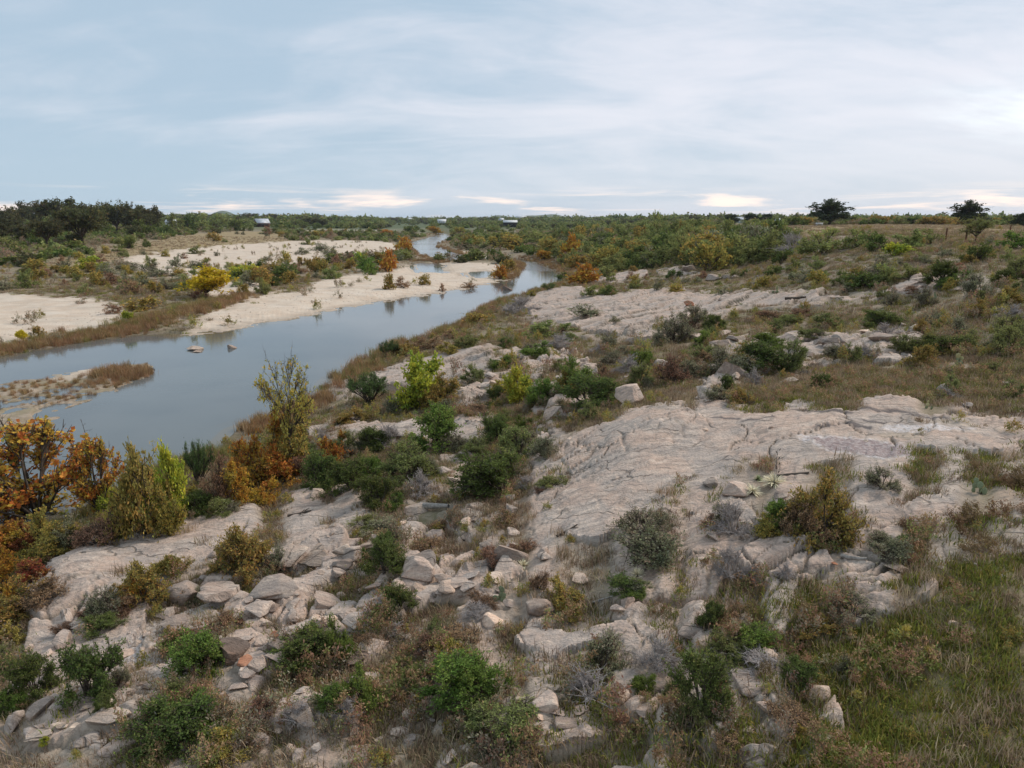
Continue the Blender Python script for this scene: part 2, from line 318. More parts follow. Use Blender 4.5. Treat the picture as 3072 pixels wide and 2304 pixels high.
# stones half sunk in the rubble: rounded cells of two sizes
rub = np.zeros_like(X)
for (sx, sy, hh, sd) in ((1.5, 1.0, .55, 91), (.75, .52, .30, 95)):
    a1, a2, aid, avx, avy = voronoi((U * .8 + wx * .35) / sx, (V + wy * .35) / sy, sd, .85)
    e = a2 - a1
    keep = sstep(.44, .56, aid + 1.0 * fbm(X / 2.2, Y / 2.2, 2, 89 + int(sx * 4)) - .04)
    st = (.35 + .65 * aid) * hh * np.minimum(1, e / .20) ** .7 + keep * (avx * (aid - .75) * 2.2 + avy * (.35 + (aid - .6) * 1.6)) * hh * .75
    rub = np.maximum(rub, st * keep)
stone = sstep(.05, .16, rub)
Z = Z + mB * near * (rub - .10 + fbm(X / .2, Y / .2, 2, 97) * .03)
Z -= mG * .05 - mG * near * .05 * vnoise(X / .12, Y / .12, 99)
# canyon of the river
bank = sstep(0, 1, np.clip(sd_w / (2.0 + RR * .03), 0, 1))
Z = np.where(sd_w > 0, np.maximum(0.05, Z) * bank + 0.05 * (1 - bank) + np.minimum(sd_w, .4) * .12, -np.minimum(.9, -sd_w * .25) - .04)
isl = (sd_isle + fbm(X / 1.2, Y / 1.2, 3, 111) * 1.2)
Z = np.where(isl < .3, np.maximum(Z, np.minimum(.22, (.3 - isl) * .25) - .06), Z)
# far country: low wooded swells and hills
wood = sstep(420, 900, RR + 300 * fbm(X / 200, Y / 200, 3, 121))
Z = Z + wood * 4.0 * fbm(X / 90, Y / 90, 3, 123) * sstep(1000, 2500, RR)
az = np.degrees(TH)
for a0, r0, h0, wa, wr in ((-21.6, 5200, 58, 1.0, .12), (-24.5, 5600, 52, 2.2, .12), (-18, 5200, 44, 2.6, .12), (-3.2, 5000, 29, .9, .1), (-1.2, 5200, 38, .9, .1), (1.2, 5000, 38, 1.8, .12), (3.4, 5200, 35, 1.2, .12), (8, 5600, 20, 5, .14), (20, 6000, 6, 5, .14), (-35, 6000, 14, 6, .14), (-9, 6500, 10, 4, .1)):
    Z += h0 * np.exp(-((az - a0) / wa) ** 2 - (np.log(RR / r0) / wr) ** 2)
def ground(x, y): return cast(x, y, Z)
def zat(x, y): return float(zsample(np.array([x]), np.array([y]), Z)[0])
print('terrain', round(time.time() - T0, 1))

# ------------------------------------------------------------------ materials
def new_mat(name):
    m = bpy.data.materials.new(name); m.use_nodes = True; t = NT(m.node_tree); t.n.clear()
    out = t.add('ShaderNodeOutputMaterial'); return m, t, out
def principled(t, out, color, rough=0.9, bump=None, bstr=0.3, bdist=0.05, spec=0.2, **kw):
    p = t.add('ShaderNodeBsdfPrincipled'); t.inp(p, 'Base Color', color); t.inp(p, 'Roughness', rough); t.inp(p, 'Specular IOR Level', spec)
    for k2, v in kw.items(): t.inp(p, k2, v)
    if bump is not None:
        b = t.add('ShaderNodeBump'); t.inp(b, 'Height', bump); t.inp(b, 'Strength', bstr); t.inp(b, 'Distance', bdist); t.l.new(b.outputs[0], p.inputs['Normal'])
    t.l.new(p.outputs[0], out.inputs[0]); return p
def rock_colour(t, vec):
    wv = t.vmath('ADD', vec, t.vmath('SCALE', t.vmath('SUBTRACT', _ncol(t, vec, .7, 3), (.5, .5, .5)), None, .8))
    vs = t.mapping(wv, rot=(0, 0, R(-48)), scale=(0.35, 1.6, 1.2)); vt = t.mapping(wv, rot=(0, 0, R(-48)), scale=(0.28, 4.2, 2.5))
    a = t.noise(vec, 0.55, 4, .6); s = t.noise(vs, 2.4, 6, .68, .3); f = t.noise(vec, 13, 3, .7); l = t.noise(vec, 2.1, 5, .7, .5); k = t.noise(vt, 2.2, 4, .6)
    c = t.mix(t.ramp(a, .40, .60), rgb(0.464, 0.380, 0.320), rgb(0.556, 0.397, 0.305))
    c = t.mix(t.ramp(s, .46, .70), c, rgb(0.704, 0.556, 0.441))
    c = t.mix(t.math('MULTIPLY', t.ramp(s, .47, .33), .65), c, rgb(0.292, 0.242, 0.213))
    c = t.mix(t.math('MULTIPLY', t.ramp(k, .50, .36), .45), c, rgb(0.218, 0.177, 0.150))
    c = t.mix(t.math('MULTIPLY', t.ramp(l, .56, .70), .75), c, rgb(0.213, 0.175, 0.145))
    c = t.mix(t.math('MULTIPLY', t.ramp(f, .38, .68), .42), c, rgb(0.306, 0.235, 0.190))
    cr = t.add('ShaderNodeTexVoronoi', feature='DISTANCE_TO_EDGE'); t.inp(cr, 'Vector', t.mapping(wv, rot=(0, 0, R(-48)), scale=(.2, .55, .45))); t.inp(cr, 'Scale', 1.0)
    ck = t.math('MAXIMUM', t.ramp(cr.outputs['Distance'], .002, .012), t.ramp(a, .47, .53))
    c = t.mix(t.math('MULTIPLY', t.math('SUBTRACT', 1.0, ck), .65), c, rgb(0.128, 0.099, 0.077))
    sp = t.noise(vec, 38, 2, .7); c = t.mix(t.math('MULTIPLY', t.ramp(sp, .55, .72), .2), c, rgb(0.136, 0.118, 0.106)); c = t.mix(t.math('MULTIPLY', t.ramp(sp, .42, .30), .2), c, rgb(0.763, 0.654, 0.571))
    h = t.math('ADD', t.math('ADD', t.math('MULTIPLY', s, .9), t.math('MULTIPLY', f, .35)), t.math('ADD', t.math('MULTIPLY', k, .7), t.math('MULTIPLY', ck, .5)))
    return c, h
def _ncol(t, vec, sc, d):
    n = t.add('ShaderNodeTexNoise'); t.inp(n, 'Vector', vec); t.inp(n, 'Scale', sc); t.inp(n, 'Detail', d); return n.outputs['Color']
MAT = {}
m, t, out = new_mat('terrain'); MAT['terrain'] = m
pos = t.add('ShaderNodeTexCoord').outputs['Object']
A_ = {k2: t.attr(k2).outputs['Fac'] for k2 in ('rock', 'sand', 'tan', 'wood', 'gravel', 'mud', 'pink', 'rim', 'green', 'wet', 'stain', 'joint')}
n_a = t.noise(pos, .35, 5, .6); n_b = t.noise(pos, 2.3, 4, .65); n_c = t.noise(pos, 9, 3, .6); n_d = t.noise(pos, .03, 4, .6)
soil = t.mix(t.ramp(n_b, .38, .64), rgb(.20, .15, .10), rgb(.36, .275, .20))
soil = t.mix(t.math('MULTIPLY', t.ramp(n_a, .42, .62), .7), soil, rgb(.19, .165, .085))
soil = t.mix(t.math('MULTIPLY', A_['green'], .8), soil, t.mix(t.ramp(n_b, .4, .6), rgb(.11, .115, .045), rgb(.19, .15, .08)))
tan = t.mix(t.ramp(n_b, .35, .65), rgb(.37, .27, .155), rgb(.27, .195, .10)); tan = t.mix(t.ramp(n_a, .45, .65), tan, rgb(.30, .23, .12))
c = t.mix(A_['tan'], soil, tan)
sand = t.mix(t.ramp(n_a, .35, .65), rgb(0.652, 0.535, 0.418), rgb(0.589, 0.452, 0.335)); sand = t.mix(t.math('MULTIPLY', t.ramp(n_c, .5, .7), .5), sand, rgb(0.420, 0.349, 0.282))
sand = t.mix(t.math('MULTIPLY', t.ramp(n_b, .58, .72), .35), sand, rgb(0.442, 0.370, 0.282))
fl_ = t.noise(t.mapping(pos, rot=(0, 0, R(-28)), scale=(.06, .5, 1)), 1.0, 5, .65, .4); sand = t.mix(t.math('MULTIPLY', t.ramp(fl_, .50, .66), .6), sand, rgb(0.462, 0.380, 0.301)); sand = t.mix(t.math('MULTIPLY', t.ramp(fl_, .46, .36), .4), sand, rgb(0.694, 0.602, 0.506))
c = t.mix(A_['sand'], c, sand)
grav = t.mix(t.ramp(t.noise(pos, 14, 2, .7), .4, .6), rgb(.30, .235, .20), rgb(.58, .50, .44)); c = t.mix(A_['gravel'], c, grav)
vor = t.add('ShaderNodeTexVoronoi', feature='DISTANCE_TO_EDGE'); t.inp(vor, 'Vector', t.vmath('ADD', pos, t.vmath('SCALE', t.add('ShaderNodeTexNoise').outputs['Color'], None, .2))); t.inp(vor, 'Scale', 4.0)
mudc = t.mix(t.ramp(vor.outputs['Distance'], .015, .05), rgb(.20, .15, .115), rgb(.48, .385, .31)); c = t.mix(A_['mud'], c, mudc)
rc, rh = rock_colour(t, pos)
c = t.mix(A_['rock'], c, rc)
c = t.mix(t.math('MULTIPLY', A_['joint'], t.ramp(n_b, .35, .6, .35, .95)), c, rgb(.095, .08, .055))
c = t.mix(A_['stain'], c, rgb(.085, .075, .075))
c = t.mix(t.math('MULTIPLY', A_['rim'], t.ramp(n_c, .30, .60)), c, rgb(.70, .63, .60)); c = t.mix(A_['pink'], c, t.mix(t.ramp(n_c, .4, .65), rgb(.33, .245, .225), rgb(.47, .385, .35)))
wd = t.mix(t.ramp(n_d, .35, .65), rgb(.075, .10, .045), rgb(.12, .13, .06)); c = t.mix(A_['wood'], c, wd)
c = t.mix(t.math('MULTIPLY', A_['wet'], .55), c, rgb(.13, .10, .07))
bh = t.math('ADD', t.math('MULTIPLY', rh, A_['rock']), t.math('MULTIPLY', n_c, .8))
principled(t, out, c, .92, bh, .75, .10, .15)

def rock_mat(name, tint=(1, 1, 1), keep=1.0):
    m, t, out = new_mat(name)
    oi = t.add('ShaderNodeObjectInfo')
    pos = t.add('ShaderNodeTexCoord').outputs['Object']
    g = t.add('ShaderNodeNewGeometry').outputs['Position']
    pos = t.vmath('ADD', g, t.vmath('SCALE', oi.outputs['Location'], None, 0.31))
    c, h = rock_colour(t, pos)
    v = t.math('ADD', t.math('MULTIPLY', oi.outputs['Random'], .55), .70)
    c = t.mix(1.0, c, v, 'MULTIPLY'); c = t.mix(1.0, c, rgb(*tint), 'MULTIPLY')
    principled(t, out, c, .93, h, 1.0, .10, .15); return m
MAT['rock'] = rock_mat('granite'); MAT['paler'] = rock_mat('pale_granite', (1.22, 1.18, 1.12)); MAT['darkrock'] = rock_mat('dark_granite', (.5, .46, .44)); MAT['redrock'] = rock_mat('rusty_granite', (.85, .52, .38))

def leaf_mat(name, trans=.35, rnd=.35):
    m, t, out = new_mat(name)
    a = t.attr('col').outputs['Color']; oi = t.add('ShaderNodeObjectInfo')
    c = t.mix(1.0, a, t.math('ADD', t.math('MULTIPLY', oi.outputs['Random'], rnd), 1 - rnd / 2), 'MULTIPLY')
    hs = t.add('ShaderNodeHueSaturation'); t.l.new(c, hs.inputs['Color']); hr = t.math('FRACT', t.math('MULTIPLY', oi.outputs['Random'], 7.13))
    t.l.new(t.math('ADD', t.math('MULTIPLY', hr, .03), .478), hs.inputs['Hue']); c = hs.outputs[0]
    df = t.add('ShaderNodeBsdfDiffuse'); tr = t.add('ShaderNodeBsdfTranslucent'); t.l.new(c, df.inputs[0]); t.l.new(c, tr.inputs[0])
    mx = t.add('ShaderNodeMixShader'); mx.inputs[0].default_value = trans; t.l.new(df.outputs[0], mx.inputs[1]); t.l.new(tr.outputs[0], mx.inputs[2])
    t.l.new(mx.outputs[0], out.inputs[0]); return m
MAT['leaf'] = leaf_mat('leaf'); MAT['blade'] = leaf_mat('grass_blade', .25, .5)
def plain(name, col, rough=.85, nscale=6, var=.5, spec=.2, bstr=.3):
    m, t, out = new_mat(name); pos = t.add('ShaderNodeTexCoord').outputs['Object']
    n = t.noise(pos, nscale, 4, .65)
    c = t.mix(t.ramp(n, .35, .65), rgb(*[x * (1 - var) for x in col]), rgb(*[min(1, x * (1 + var * .5)) for x in col]))
    principled(t, out, c, rough, n, bstr, .03, spec); return m
MAT['bark'] = plain('bark', (.105, .08, .062), .95, 9); MAT['palebark'] = plain('weathered_wood', (.33, .29, .25), .9, 9, .35); MAT['deadtwig'] = plain('dead_twig', (.40, .345, .315), .95, 5, .3)
MAT['post'] = plain('rusty_post', (.16, .075, .045), .9, 8); MAT['white'] = plain('white_paint', (.62, .62, .61), .5, 1.2, .12, .4); MAT['metal'] = plain('roof_metal', (.55, .56, .58), .4, .7, .25, .5)
MAT['dark'] = plain('dark_opening', (.035, .03, .03), .9); MAT['redwood'] = plain('weathered_red_boards', (.19, .085, .065), .9, 2); MAT['cactus'] = plain('cactus_skin', (.24, .27, .15), .7, 5, .35); MAT['cactusyellow'] = plain('fading_cactus_skin', (.50, .44, .22), .7, 5, .3)
MAT['yuccadead'] = plain('dry_yucca_leaf', (.80, .70, .47), .8, 5, .3); MAT['yucca'] = plain('yucca_leaf', (.30, .33, .15), .7, 5, .35)
# water
m, t, out = new_mat('river_water'); MAT['water'] = m
pos = t.add('ShaderNodeTexCoord').outputs['Object']
sh = t.attr('shallow').outputs['Fac']; rp = t.attr('rapid').outputs['Fac']
wc = t.mix(t.ramp(t.noise(pos, .06, 3), .35, .65), rgb(.098, .107, .107), rgb(.135, .142, .135)); wc = t.mix(sh, wc, rgb(.17, .135, .085))
wn = t.math('ADD', t.math('MULTIPLY', t.noise(t.mapping(pos, rot=(0, 0, R(20)), scale=(1, 2.2, 1)), 1.1, 3, .5), .5), t.math('MULTIPLY', t.noise(pos, 4.5, 2, .5), .12))
p = principled(t, out, wc, .07, wn, None, .05, .5)
for nd in t.n:
    if nd.type == 'BUMP': t.l.new(t.math('ADD', t.math('MULTIPLY', rp, .55), .08), nd.inputs['Strength']); nd.inputs['Distance'].default_value = .12
p.inputs['IOR'].default_value = 1.33

# ------------------------------------------------------------------ object helpers
def tag(o, label=None, cat=None, group=None, kind=None):
    if label: o['label'] = label
    if cat: o['category'] = cat
    if group: o['group'] = group
    if kind: o['kind'] = kind
    return o
def link(o, parent=None):
    C.objects.link(o)
    if parent is not None: o.parent = parent
    return o
def mesh_np(name, verts, faces, mat, attrs=None, smooth=False, col=None):
    """faces: list of (n,3) / (n,4) index arrays"""
    verts = np.asarray(verts, np.float32); me = bpy.data.meshes.new(name)
    fl = [f for f in faces if len(f)]
    idx = np.concatenate([f.ravel() for f in fl]).astype(np.int32); tot = np.concatenate([np.full(len(f), f.shape[1], np.int32) for f in fl])
    me.vertices.add(len(verts)); me.vertices.foreach_set('co', verts.ravel())
    me.loops.add(len(idx)); me.loops.foreach_set('vertex_index', idx)
    me.polygons.add(len(tot)); me.polygons.foreach_set('loop_start', np.concatenate([[0], np.cumsum(tot)[:-1]]).astype(np.int32))
    me.update(calc_edges=True)
    if smooth: me.polygons.foreach_set('use_smooth', np.ones(len(tot), bool))
    for k2, v in (attrs or {}).items():
        a = me.attributes.new(k2, 'FLOAT', 'POINT'); a.data.foreach_set('value', np.asarray(v, np.float32).ravel())
    if col is not None:
        a = me.attributes.new('col', 'FLOAT_COLOR', 'POINT'); a.data.foreach_set('color', np.concatenate([col, np.ones((len(col), 1))], 1).astype(np.float32).ravel())
    me.materials.append(mat); return me
def obj(name, me, parent=None): return link(bpy.data.objects.new(name, me), parent)
def empty(name, loc, rz=0.0):
    o = bpy.data.objects.new(name, None); o.location = loc; o.rotation_euler = (0, 0, rz); o.empty_display_size = .2; return link(o)

# ------------------------------------------------------------------ setting: ground, rock, sand, water
def ell(px, py, w_, h_, ang):                               # an oval on the rock, centre and size in the 2212-wide view
    cx, cy = drape([(px, py)])[0]; a = R(ang); dx_ = X - cx; dy_ = Y - cy
    q = np.hypot((dx_ * math.cos(a) + dy_ * math.sin(a)) / w_, (-dx_ * math.sin(a) + dy_ * math.cos(a)) / h_)
    return q + fbm(X / .9, Y / .9, 3, 131) * .55
pk = ell(1862, 981, 1.75, .62, -42); rim = .85 * sstep(1.22, 1.06, pk) * sstep(.78, 1.0, pk); pink = sstep(1.0, .9, pk)
pk2 = ell(1975, 943, 1.1, .35, -20); rim = np.maximum(rim, sstep(1.1, .9, pk2) * .8)
pk3 = ell(2060, 941, .6, .3, -20); rim = np.maximum(rim, sstep(1.2, 1.0, pk3) * sstep(.7, .9, pk3) * .7)
for (a, b, c_, d_, e_) in ((1950, 955, 1.0, .45, 0), (2080, 930, 1.6, .4, -15), (2170, 915, 1.8, .5, -10), (2190, 945, 1.2, .35, -10), (2010, 1170, 2.2, .5, 0), (1925, 1150, 1.2, .35, -40), (1245, 1240, .5, .3, 0), (2150, 1120, .9, .4, 0)):
    q = sstep(1.15, .85, ell(a, b, c_, d_, e_)); mS = np.maximum(mS, q * .55 * sstep(-.06, .10, fbm(X / .8, Y / .8, 3, 133))); Z -= q * .03
stain = np.zeros_like(X)
for (a, b, c_, d_, e_) in ((1795, 902, .9, .22, -30), (1915, 900, 1.6, .25, -15), (1740, 895, .7, .15, -20), (1850, 935, .6, .2, -40), (1990, 915, 1.0, .16, -25), (2060, 905, .9, .15, -15), (1565, 915, .8, .12, -10), (1640, 920, .7, .13, -20), (1780, 940, .5, .12, 0), (1880, 925, .5, .1, -20)):
    stain = np.maximum(stain, sstep(1.1, .85, ell(a, b, c_, d_, e_)) * .8)
stain *= mR
rockA = np.clip(np.maximum(mR * (1 - mS * .9), mB * stone * sstep(200, 90, RR)), 0, 1)
pool_keep = (sd_w < 0) * 1.0
wet = sstep(2.4, .2, sd_w) * sstep(-3, -.5, sd_w) * (1 - mS * .45) * .9
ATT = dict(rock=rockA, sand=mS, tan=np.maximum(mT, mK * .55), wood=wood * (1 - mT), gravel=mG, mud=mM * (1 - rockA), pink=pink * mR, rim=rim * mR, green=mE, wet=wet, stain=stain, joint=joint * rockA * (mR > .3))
# which named piece of the setting each vertex belongs to
cls = np.zeros(X.shape, np.int8)                              # 0 ground
cls[(mS > .5)] = 1; cls[(rockA > .5) & (cls == 0)] = 2; cls[sd_w < -.3] = 3; cls[(mT > .5) & (cls == 0)] = 4
nth, nr = X.shape
vid = np.arange(nth * nr).reshape(nth, nr)
quads = np.stack([vid[:-1, :-1], vid[1:, :-1], vid[1:, 1:], vid[:-1, 1:]], -1).reshape(-1, 4)[:, ::-1]
fc = cls[:-1, :-1].reshape(-1)
Vv = np.stack([X, Y, Z], -1).reshape(-1, 3)
def sub_sheet(name, mask, label, mat='terrain', zflat=None, attrs=ATT):
    q = quads[mask]; used = np.unique(q); remap = np.full(nth * nr, -1); remap[used] = np.arange(len(used))
    v = Vv[used].copy()
    if zflat is not None: v[:, 2] = zflat
    me = mesh_np(name, v, [remap[q]], MAT[mat], {k2: a.reshape(-1)[used] for k2, a in attrs.items()}, smooth=True)
    return tag(obj(name, me), label, kind='structure')
sub_sheet('ground', fc == 0, 'scrubby brown soil and wild grass on both sides of the river')
sub_sheet('sand_bank', fc == 1, 'pale sand and gravel bars along the far bank')
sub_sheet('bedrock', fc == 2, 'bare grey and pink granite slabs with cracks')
sub_sheet('riverbed', fc == 3, 'sandy bed under the river water')
sub_sheet('pasture', fc == 4, 'tan dry grass meadow')
wm = ((sd_w < .6).reshape(-1))[quads].any(1)
sub_sheet('river', wm, 'calm grey blue river winding to the horizon', 'water', 0.0, dict(shallow=sstep(-2.2, -.2, sd_w) * .8, rapid=sstep(130, 330, RR) * .5 + sstep(.55, .62, fbm(X / 22, Y / 22, 2, 141) + .5) * sstep(70, 130, RR)))
print('sheets', round(time.time() - T0, 1))

# ------------------------------------------------------------------ plant generator
def bez(a, c, b, t):
    t = t[..., None]; return (1 - t) ** 2 * a + 2 * (1 - t) * t * c + t ** 2 * b
def tubes(a, c, b, r0, r1, k, sides=3):
    """tapered curved limbs: start a, control c, end b, all (n,3)"""
    n = len(a); ts = np.linspace(0, 1, k)
    P = np.stack([bez(a, c, b, np.full(n, tt)) for tt in ts], 1)
    D = np.gradient(P, axis=1); D /= np.linalg.norm(D, axis=2, keepdims=True) + 1e-9
    ref = np.where(np.abs(D[..., 2:3]) > .8, np.array([1., 0, 0]), np.array([0, 0, 1.])); S = np.cross(D, ref); S /= np.linalg.norm(S, axis=2, keepdims=True) + 1e-9; W = np.cross(D, S)
    rad = (np.asarray(r0).reshape(-1, 1) * (1 - ts) + np.asarray(r1).reshape(-1, 1) * ts)[..., None]
    ring = np.stack([P + rad * (S * math.cos(2 * math.pi * s / sides) + W * math.sin(2 * math.pi * s / sides)) for s in range(sides)], 2)
    base = (np.arange(n)[:, None] * k + np.arange(k - 1)[None]) * sides
    qs = [np.stack([base + s, base + (s + 1) % sides, base + sides + (s + 1) % sides, base + sides + s], -1).reshape(-1, 4) for s in range(sides)]
    return ring.reshape(-1, 3), np.concatenate(qs)
class Geo:
    def __init__(s): s.v = []; s.f = []; s.n = 0
    def add(s, v, f): s.v.append(v); s.f.append(f + s.n); s.n += len(v)
    def done(s): 
        f3 = [f for f in s.f if f.shape[1] == 3]; f4 = [f for f in s.f if f.shape[1] == 4]
        return np.concatenate(s.v), ([np.concatenate(f4)] if f4 else []) + ([np.concatenate(f3)] if f3 else [])
def unit(v): return v / (np.linalg.norm(v, axis=-1, keepdims=True) + 1e-9)
def leaves(rng, pos, dirs, ln, wd, palette, weights, clump, jit=.25):
    n = len(pos); L_ = ln * rng.uniform(.6, 1.3, (n, 1)); side = unit(np.cross(dirs, rng.normal(size=(n, 3)))); nrm = np.cross(dirs, side)
    p0 = pos; p2 = pos + dirs * L_; mid = pos + dirs * L_ * .5 + nrm * L_ * .12
    p1 = mid + side * L_ * wd; p3 = mid - side * L_ * wd
    v = np.stack([p0, p1, p2, p3], 1).reshape(-1, 3); f = np.arange(4 * n).reshape(-1, 4)
    pal = np.array(palette); wts = np.array(weights, float); cw = np.cumsum(wts / wts.sum())
    pick = np.minimum(np.searchsorted(cw, np.clip(clump * .75 + rng.random(n) * .25, 0, .999)), len(pal) - 1)
    c = pal[pick] * (1 + (rng.random((n, 1)) - .5) * 2 * jit) * (1 + (rng.random((n, 3)) - .5) * .12)
    return v, f, np.repeat(c, 4, 0)
def gen_plant(seed, lobes=8, tips=26, nleaf=6000, ll=.035, lw=.28, zb=.06, rl=.22, palette=None, weights=None, trunk=0.0, twig=.0035, up=.35, plume=False, tree=False, bare=0.0, stem=.012, flat=1.0, lean=0.0, name='plant', bark='bark', droop=0.0):
    rng = np.random.default_rng(seed); L_ = lobes
    u = unit(rng.normal(size=(L_, 3)))
    if plume:
        ang = rng.uniform(0, 6.283, L_); rad = np.sqrt(rng.random(L_)) * .42; hgt = rng.uniform(.45, .92, L_) * (1 - rad * .6)
        cen = np.stack([np.cos(ang) * rad, np.sin(ang) * rad, hgt], 1)
    else:
        if tree: u[:, 2] *= .9
        else: u[:, 2] = np.abs(u[:, 2]) - .05
        rad = rng.uniform(.45, .92, (L_, 1)) * .5; cen = u * rad * np.array([1, 1, 0]) * (1 - rl * .6)
        if tree: cen[:, 2] = zb + (1 - zb) * (.5 + u[:, 2] * rad[:, 0] * .9 * flat)
        else: cen[:, 2] = np.maximum(.09, u[:, 2] * rad[:, 0] * 1.6)
    cen[:, 0] += lean * cen[:, 2]
    rls = rl * rng.uniform(.45, 1.3, L_)
    top = np.array([lean * zb * .6, 0, zb * .95]) if tree else np.zeros(3)
    a = np.tile(top, (L_, 1)) + (0 if tree else 1) * np.concatenate([rng.normal(0, .035, (L_, 2)), np.zeros((L_, 1))], 1)
    c_ = a * .5 + cen * .5 + np.stack([rng.normal(0, .05, L_), rng.normal(0, .05, L_), np.abs(rng.normal(.06, .04, L_))], 1)
    G = Geo(); s0 = stem * (1.0 if not tree else 1.4)
    v, f = tubes(a, c_, cen, np.full(L_, s0), np.full(L_, s0 * .45), 6); G.add(v, f)
    if tree:
        v, f = tubes(np.zeros((1, 3)), np.array([[rng.normal(0, .02), rng.normal(0, .02), zb * .5]]), top[None] * 1.06, [trunk], [trunk * .72], 6, 7); G.add(v, f)
    li = np.repeat(np.arange(L_), tips); n = len(li)
    off = unit(rng.normal(size=(n, 3))) * (rng.random((n, 1)) ** .45) * rls[li][:, None]
    if plume: off = off * np.array([.45, .45, 1.3])
    else: off[:, 2] *= .8
    tip = cen[li] + off; tip[:, 2] = np.clip(tip[:, 2], .02, None)
    shoot = rng.random(n) < .16; tip[shoot] += off[shoot] * rng.uniform(.3, .9, (shoot.sum(), 1)); tip[:, 2] = np.clip(tip[:, 2], .02, None)
    tip[:, 2] += (rng.random(n) ** 6) * up * .25
    ts = rng.uniform(.5, 1.0, n); st = bez(a[li], c_[li], cen[li], ts)
    ct = st * .5 + tip * .5 + rng.normal(0, .02, (n, 3)) + np.array([0, 0, .03])
    v, f = tubes(st, ct, tip, np.full(n, twig * 1.5), np.full(n, twig * .5), 4); G.add(v, f)
    # side twigs
    m_ = n * 2; bi = rng.integers(0, n, m_); t2 = rng.uniform(.3, .95, m_); s2 = bez(st[bi], ct[bi], tip[bi], t2)
    e2 = s2 + unit(unit(tip[bi] - st[bi]) * .7 + rng.normal(size=(m_, 3)) * .7 + np.array([0, 0, up - droop])) * rl * .42 * rng.uniform(.5, 1.2, (m_, 1)); e2[:, 2] = np.maximum(e2[:, 2], .012)
    v, f = tubes(s2, (s2 + e2) / 2 + rng.normal(0, .008, (m_, 3)), e2, np.full(m_, twig), np.full(m_, twig * .4), 3); G.add(v, f)
    sv, sf = G.done(); leaf_me = None; lv_ = sv[len(sv) // 4:]
    if nleaf:
        # leaves sit along twigs and side twigs; a share of the twigs stays bare
        A_all = np.concatenate([st, s2]); C_all = np.concatenate([ct, (s2 + e2) / 2]); B_all = np.concatenate([tip, e2]); own = np.concatenate([li, li[bi]])
        ok = np.nonzero(rng.random(len(A_all)) > bare)[0]
        if bare: ok = ok[(B_all[ok, 2] < 1 - .35 * bare * rng.random(len(ok)) * 3) | (rng.random(len(ok)) < .2)]
        k2 = ok[rng.integers(0, len(ok), nleaf)]; tt = rng.uniform(.15, 1.05, nleaf)
        P = bez(A_all[k2], C_all[k2], B_all[k2], tt) + rng.normal(0, ll * .35, (nleaf, 3))
        D = unit(unit(B_all[k2] - A_all[k2]) * (.9 if plume else .5) + rng.normal(size=(nleaf, 3)) * (.35 if plume else .75) + np.array([0, 0, (.5 if plume else .15) - droop]))
        P[:, 2] = np.maximum(P[:, 2], .01)
        lob = rng.random(L_); tw = rng.random(len(A_all)); clump = np.clip(lob[own[k2]] * .55 + tw[k2] * .45, 0, 1)
        lv_, lf, lc = leaves(rng, P, D, ll, lw, palette, weights, clump)
    lo = np.percentile(lv_, 2.0, 0); hi = np.percentile(lv_, 98.0, 0); mid = (lo + hi) / 2; fac_ = np.array([1 / (hi[0] - lo[0]), 1 / (hi[1] - lo[1]), 1 / hi[2]])
    off_ = np.array([0.0 if lean else mid[0] * .5, mid[1] * .5, 0])                # stretch to a unit footprint and height
    sv = (sv - off_) * fac_; lv_ = (lv_ - off_) * fac_
    if nleaf: leaf_me = mesh_np('foliage', lv_, [lf], MAT['leaf'], col=lc)
    return mesh_np('stems', sv, sf, MAT[bark]), leaf_me

DG = [(0.167, 0.215, 0.062), (0.127, 0.169, 0.050), (0.218, 0.243, 0.073), (0.270, 0.220, 0.095)]
BG = [(0.213, 0.299, 0.067), (0.167, 0.243, 0.056), (0.276, 0.339, 0.078), (0.287, 0.282, 0.090)]
GG = [(0.316, 0.306, 0.183), (0.260, 0.262, 0.147), (0.378, 0.332, 0.224), (0.365, 0.268, 0.183)]
MG = [(0.290, 0.327, 0.107), (0.232, 0.256, 0.093), (0.359, 0.373, 0.122), (0.359, 0.279, 0.122)]
YL = [(0.750, 0.600, 0.041), (0.750, 0.549, 0.047), (0.519, 0.460, 0.071), (0.308, 0.345, 0.071)]
LI = [(0.645, 0.574, 0.076), (0.477, 0.485, 0.071), (0.337, 0.421, 0.071), (0.224, 0.306, 0.065)]
OR = [(0.621, 0.305, 0.056), (0.494, 0.226, 0.050), (0.598, 0.407, 0.067), (0.414, 0.282, 0.078), (0.299, 0.282, 0.084)]
RD = [(0.380, 0.158, 0.062), (0.276, 0.096, 0.050), (0.414, 0.249, 0.067), (0.253, 0.203, 0.090)]
OL = [(0.463, 0.357, 0.094), (0.351, 0.301, 0.083), (0.534, 0.357, 0.094), (0.253, 0.255, 0.071), (0.365, 0.229, 0.094)]
BR = [(0.435, 0.275, 0.159), (0.351, 0.217, 0.123), (0.519, 0.332, 0.188), (0.323, 0.255, 0.130)]
PK = [(0.140, 0.147, 0.065), (0.113, 0.118, 0.053), (0.183, 0.154, 0.065), (0.210, 0.134, 0.071)]
SY = [(0.644, 0.339, 0.062), (0.540, 0.215, 0.050), (0.644, 0.463, 0.078), (0.425, 0.373, 0.090), (0.276, 0.305, 0.090)]
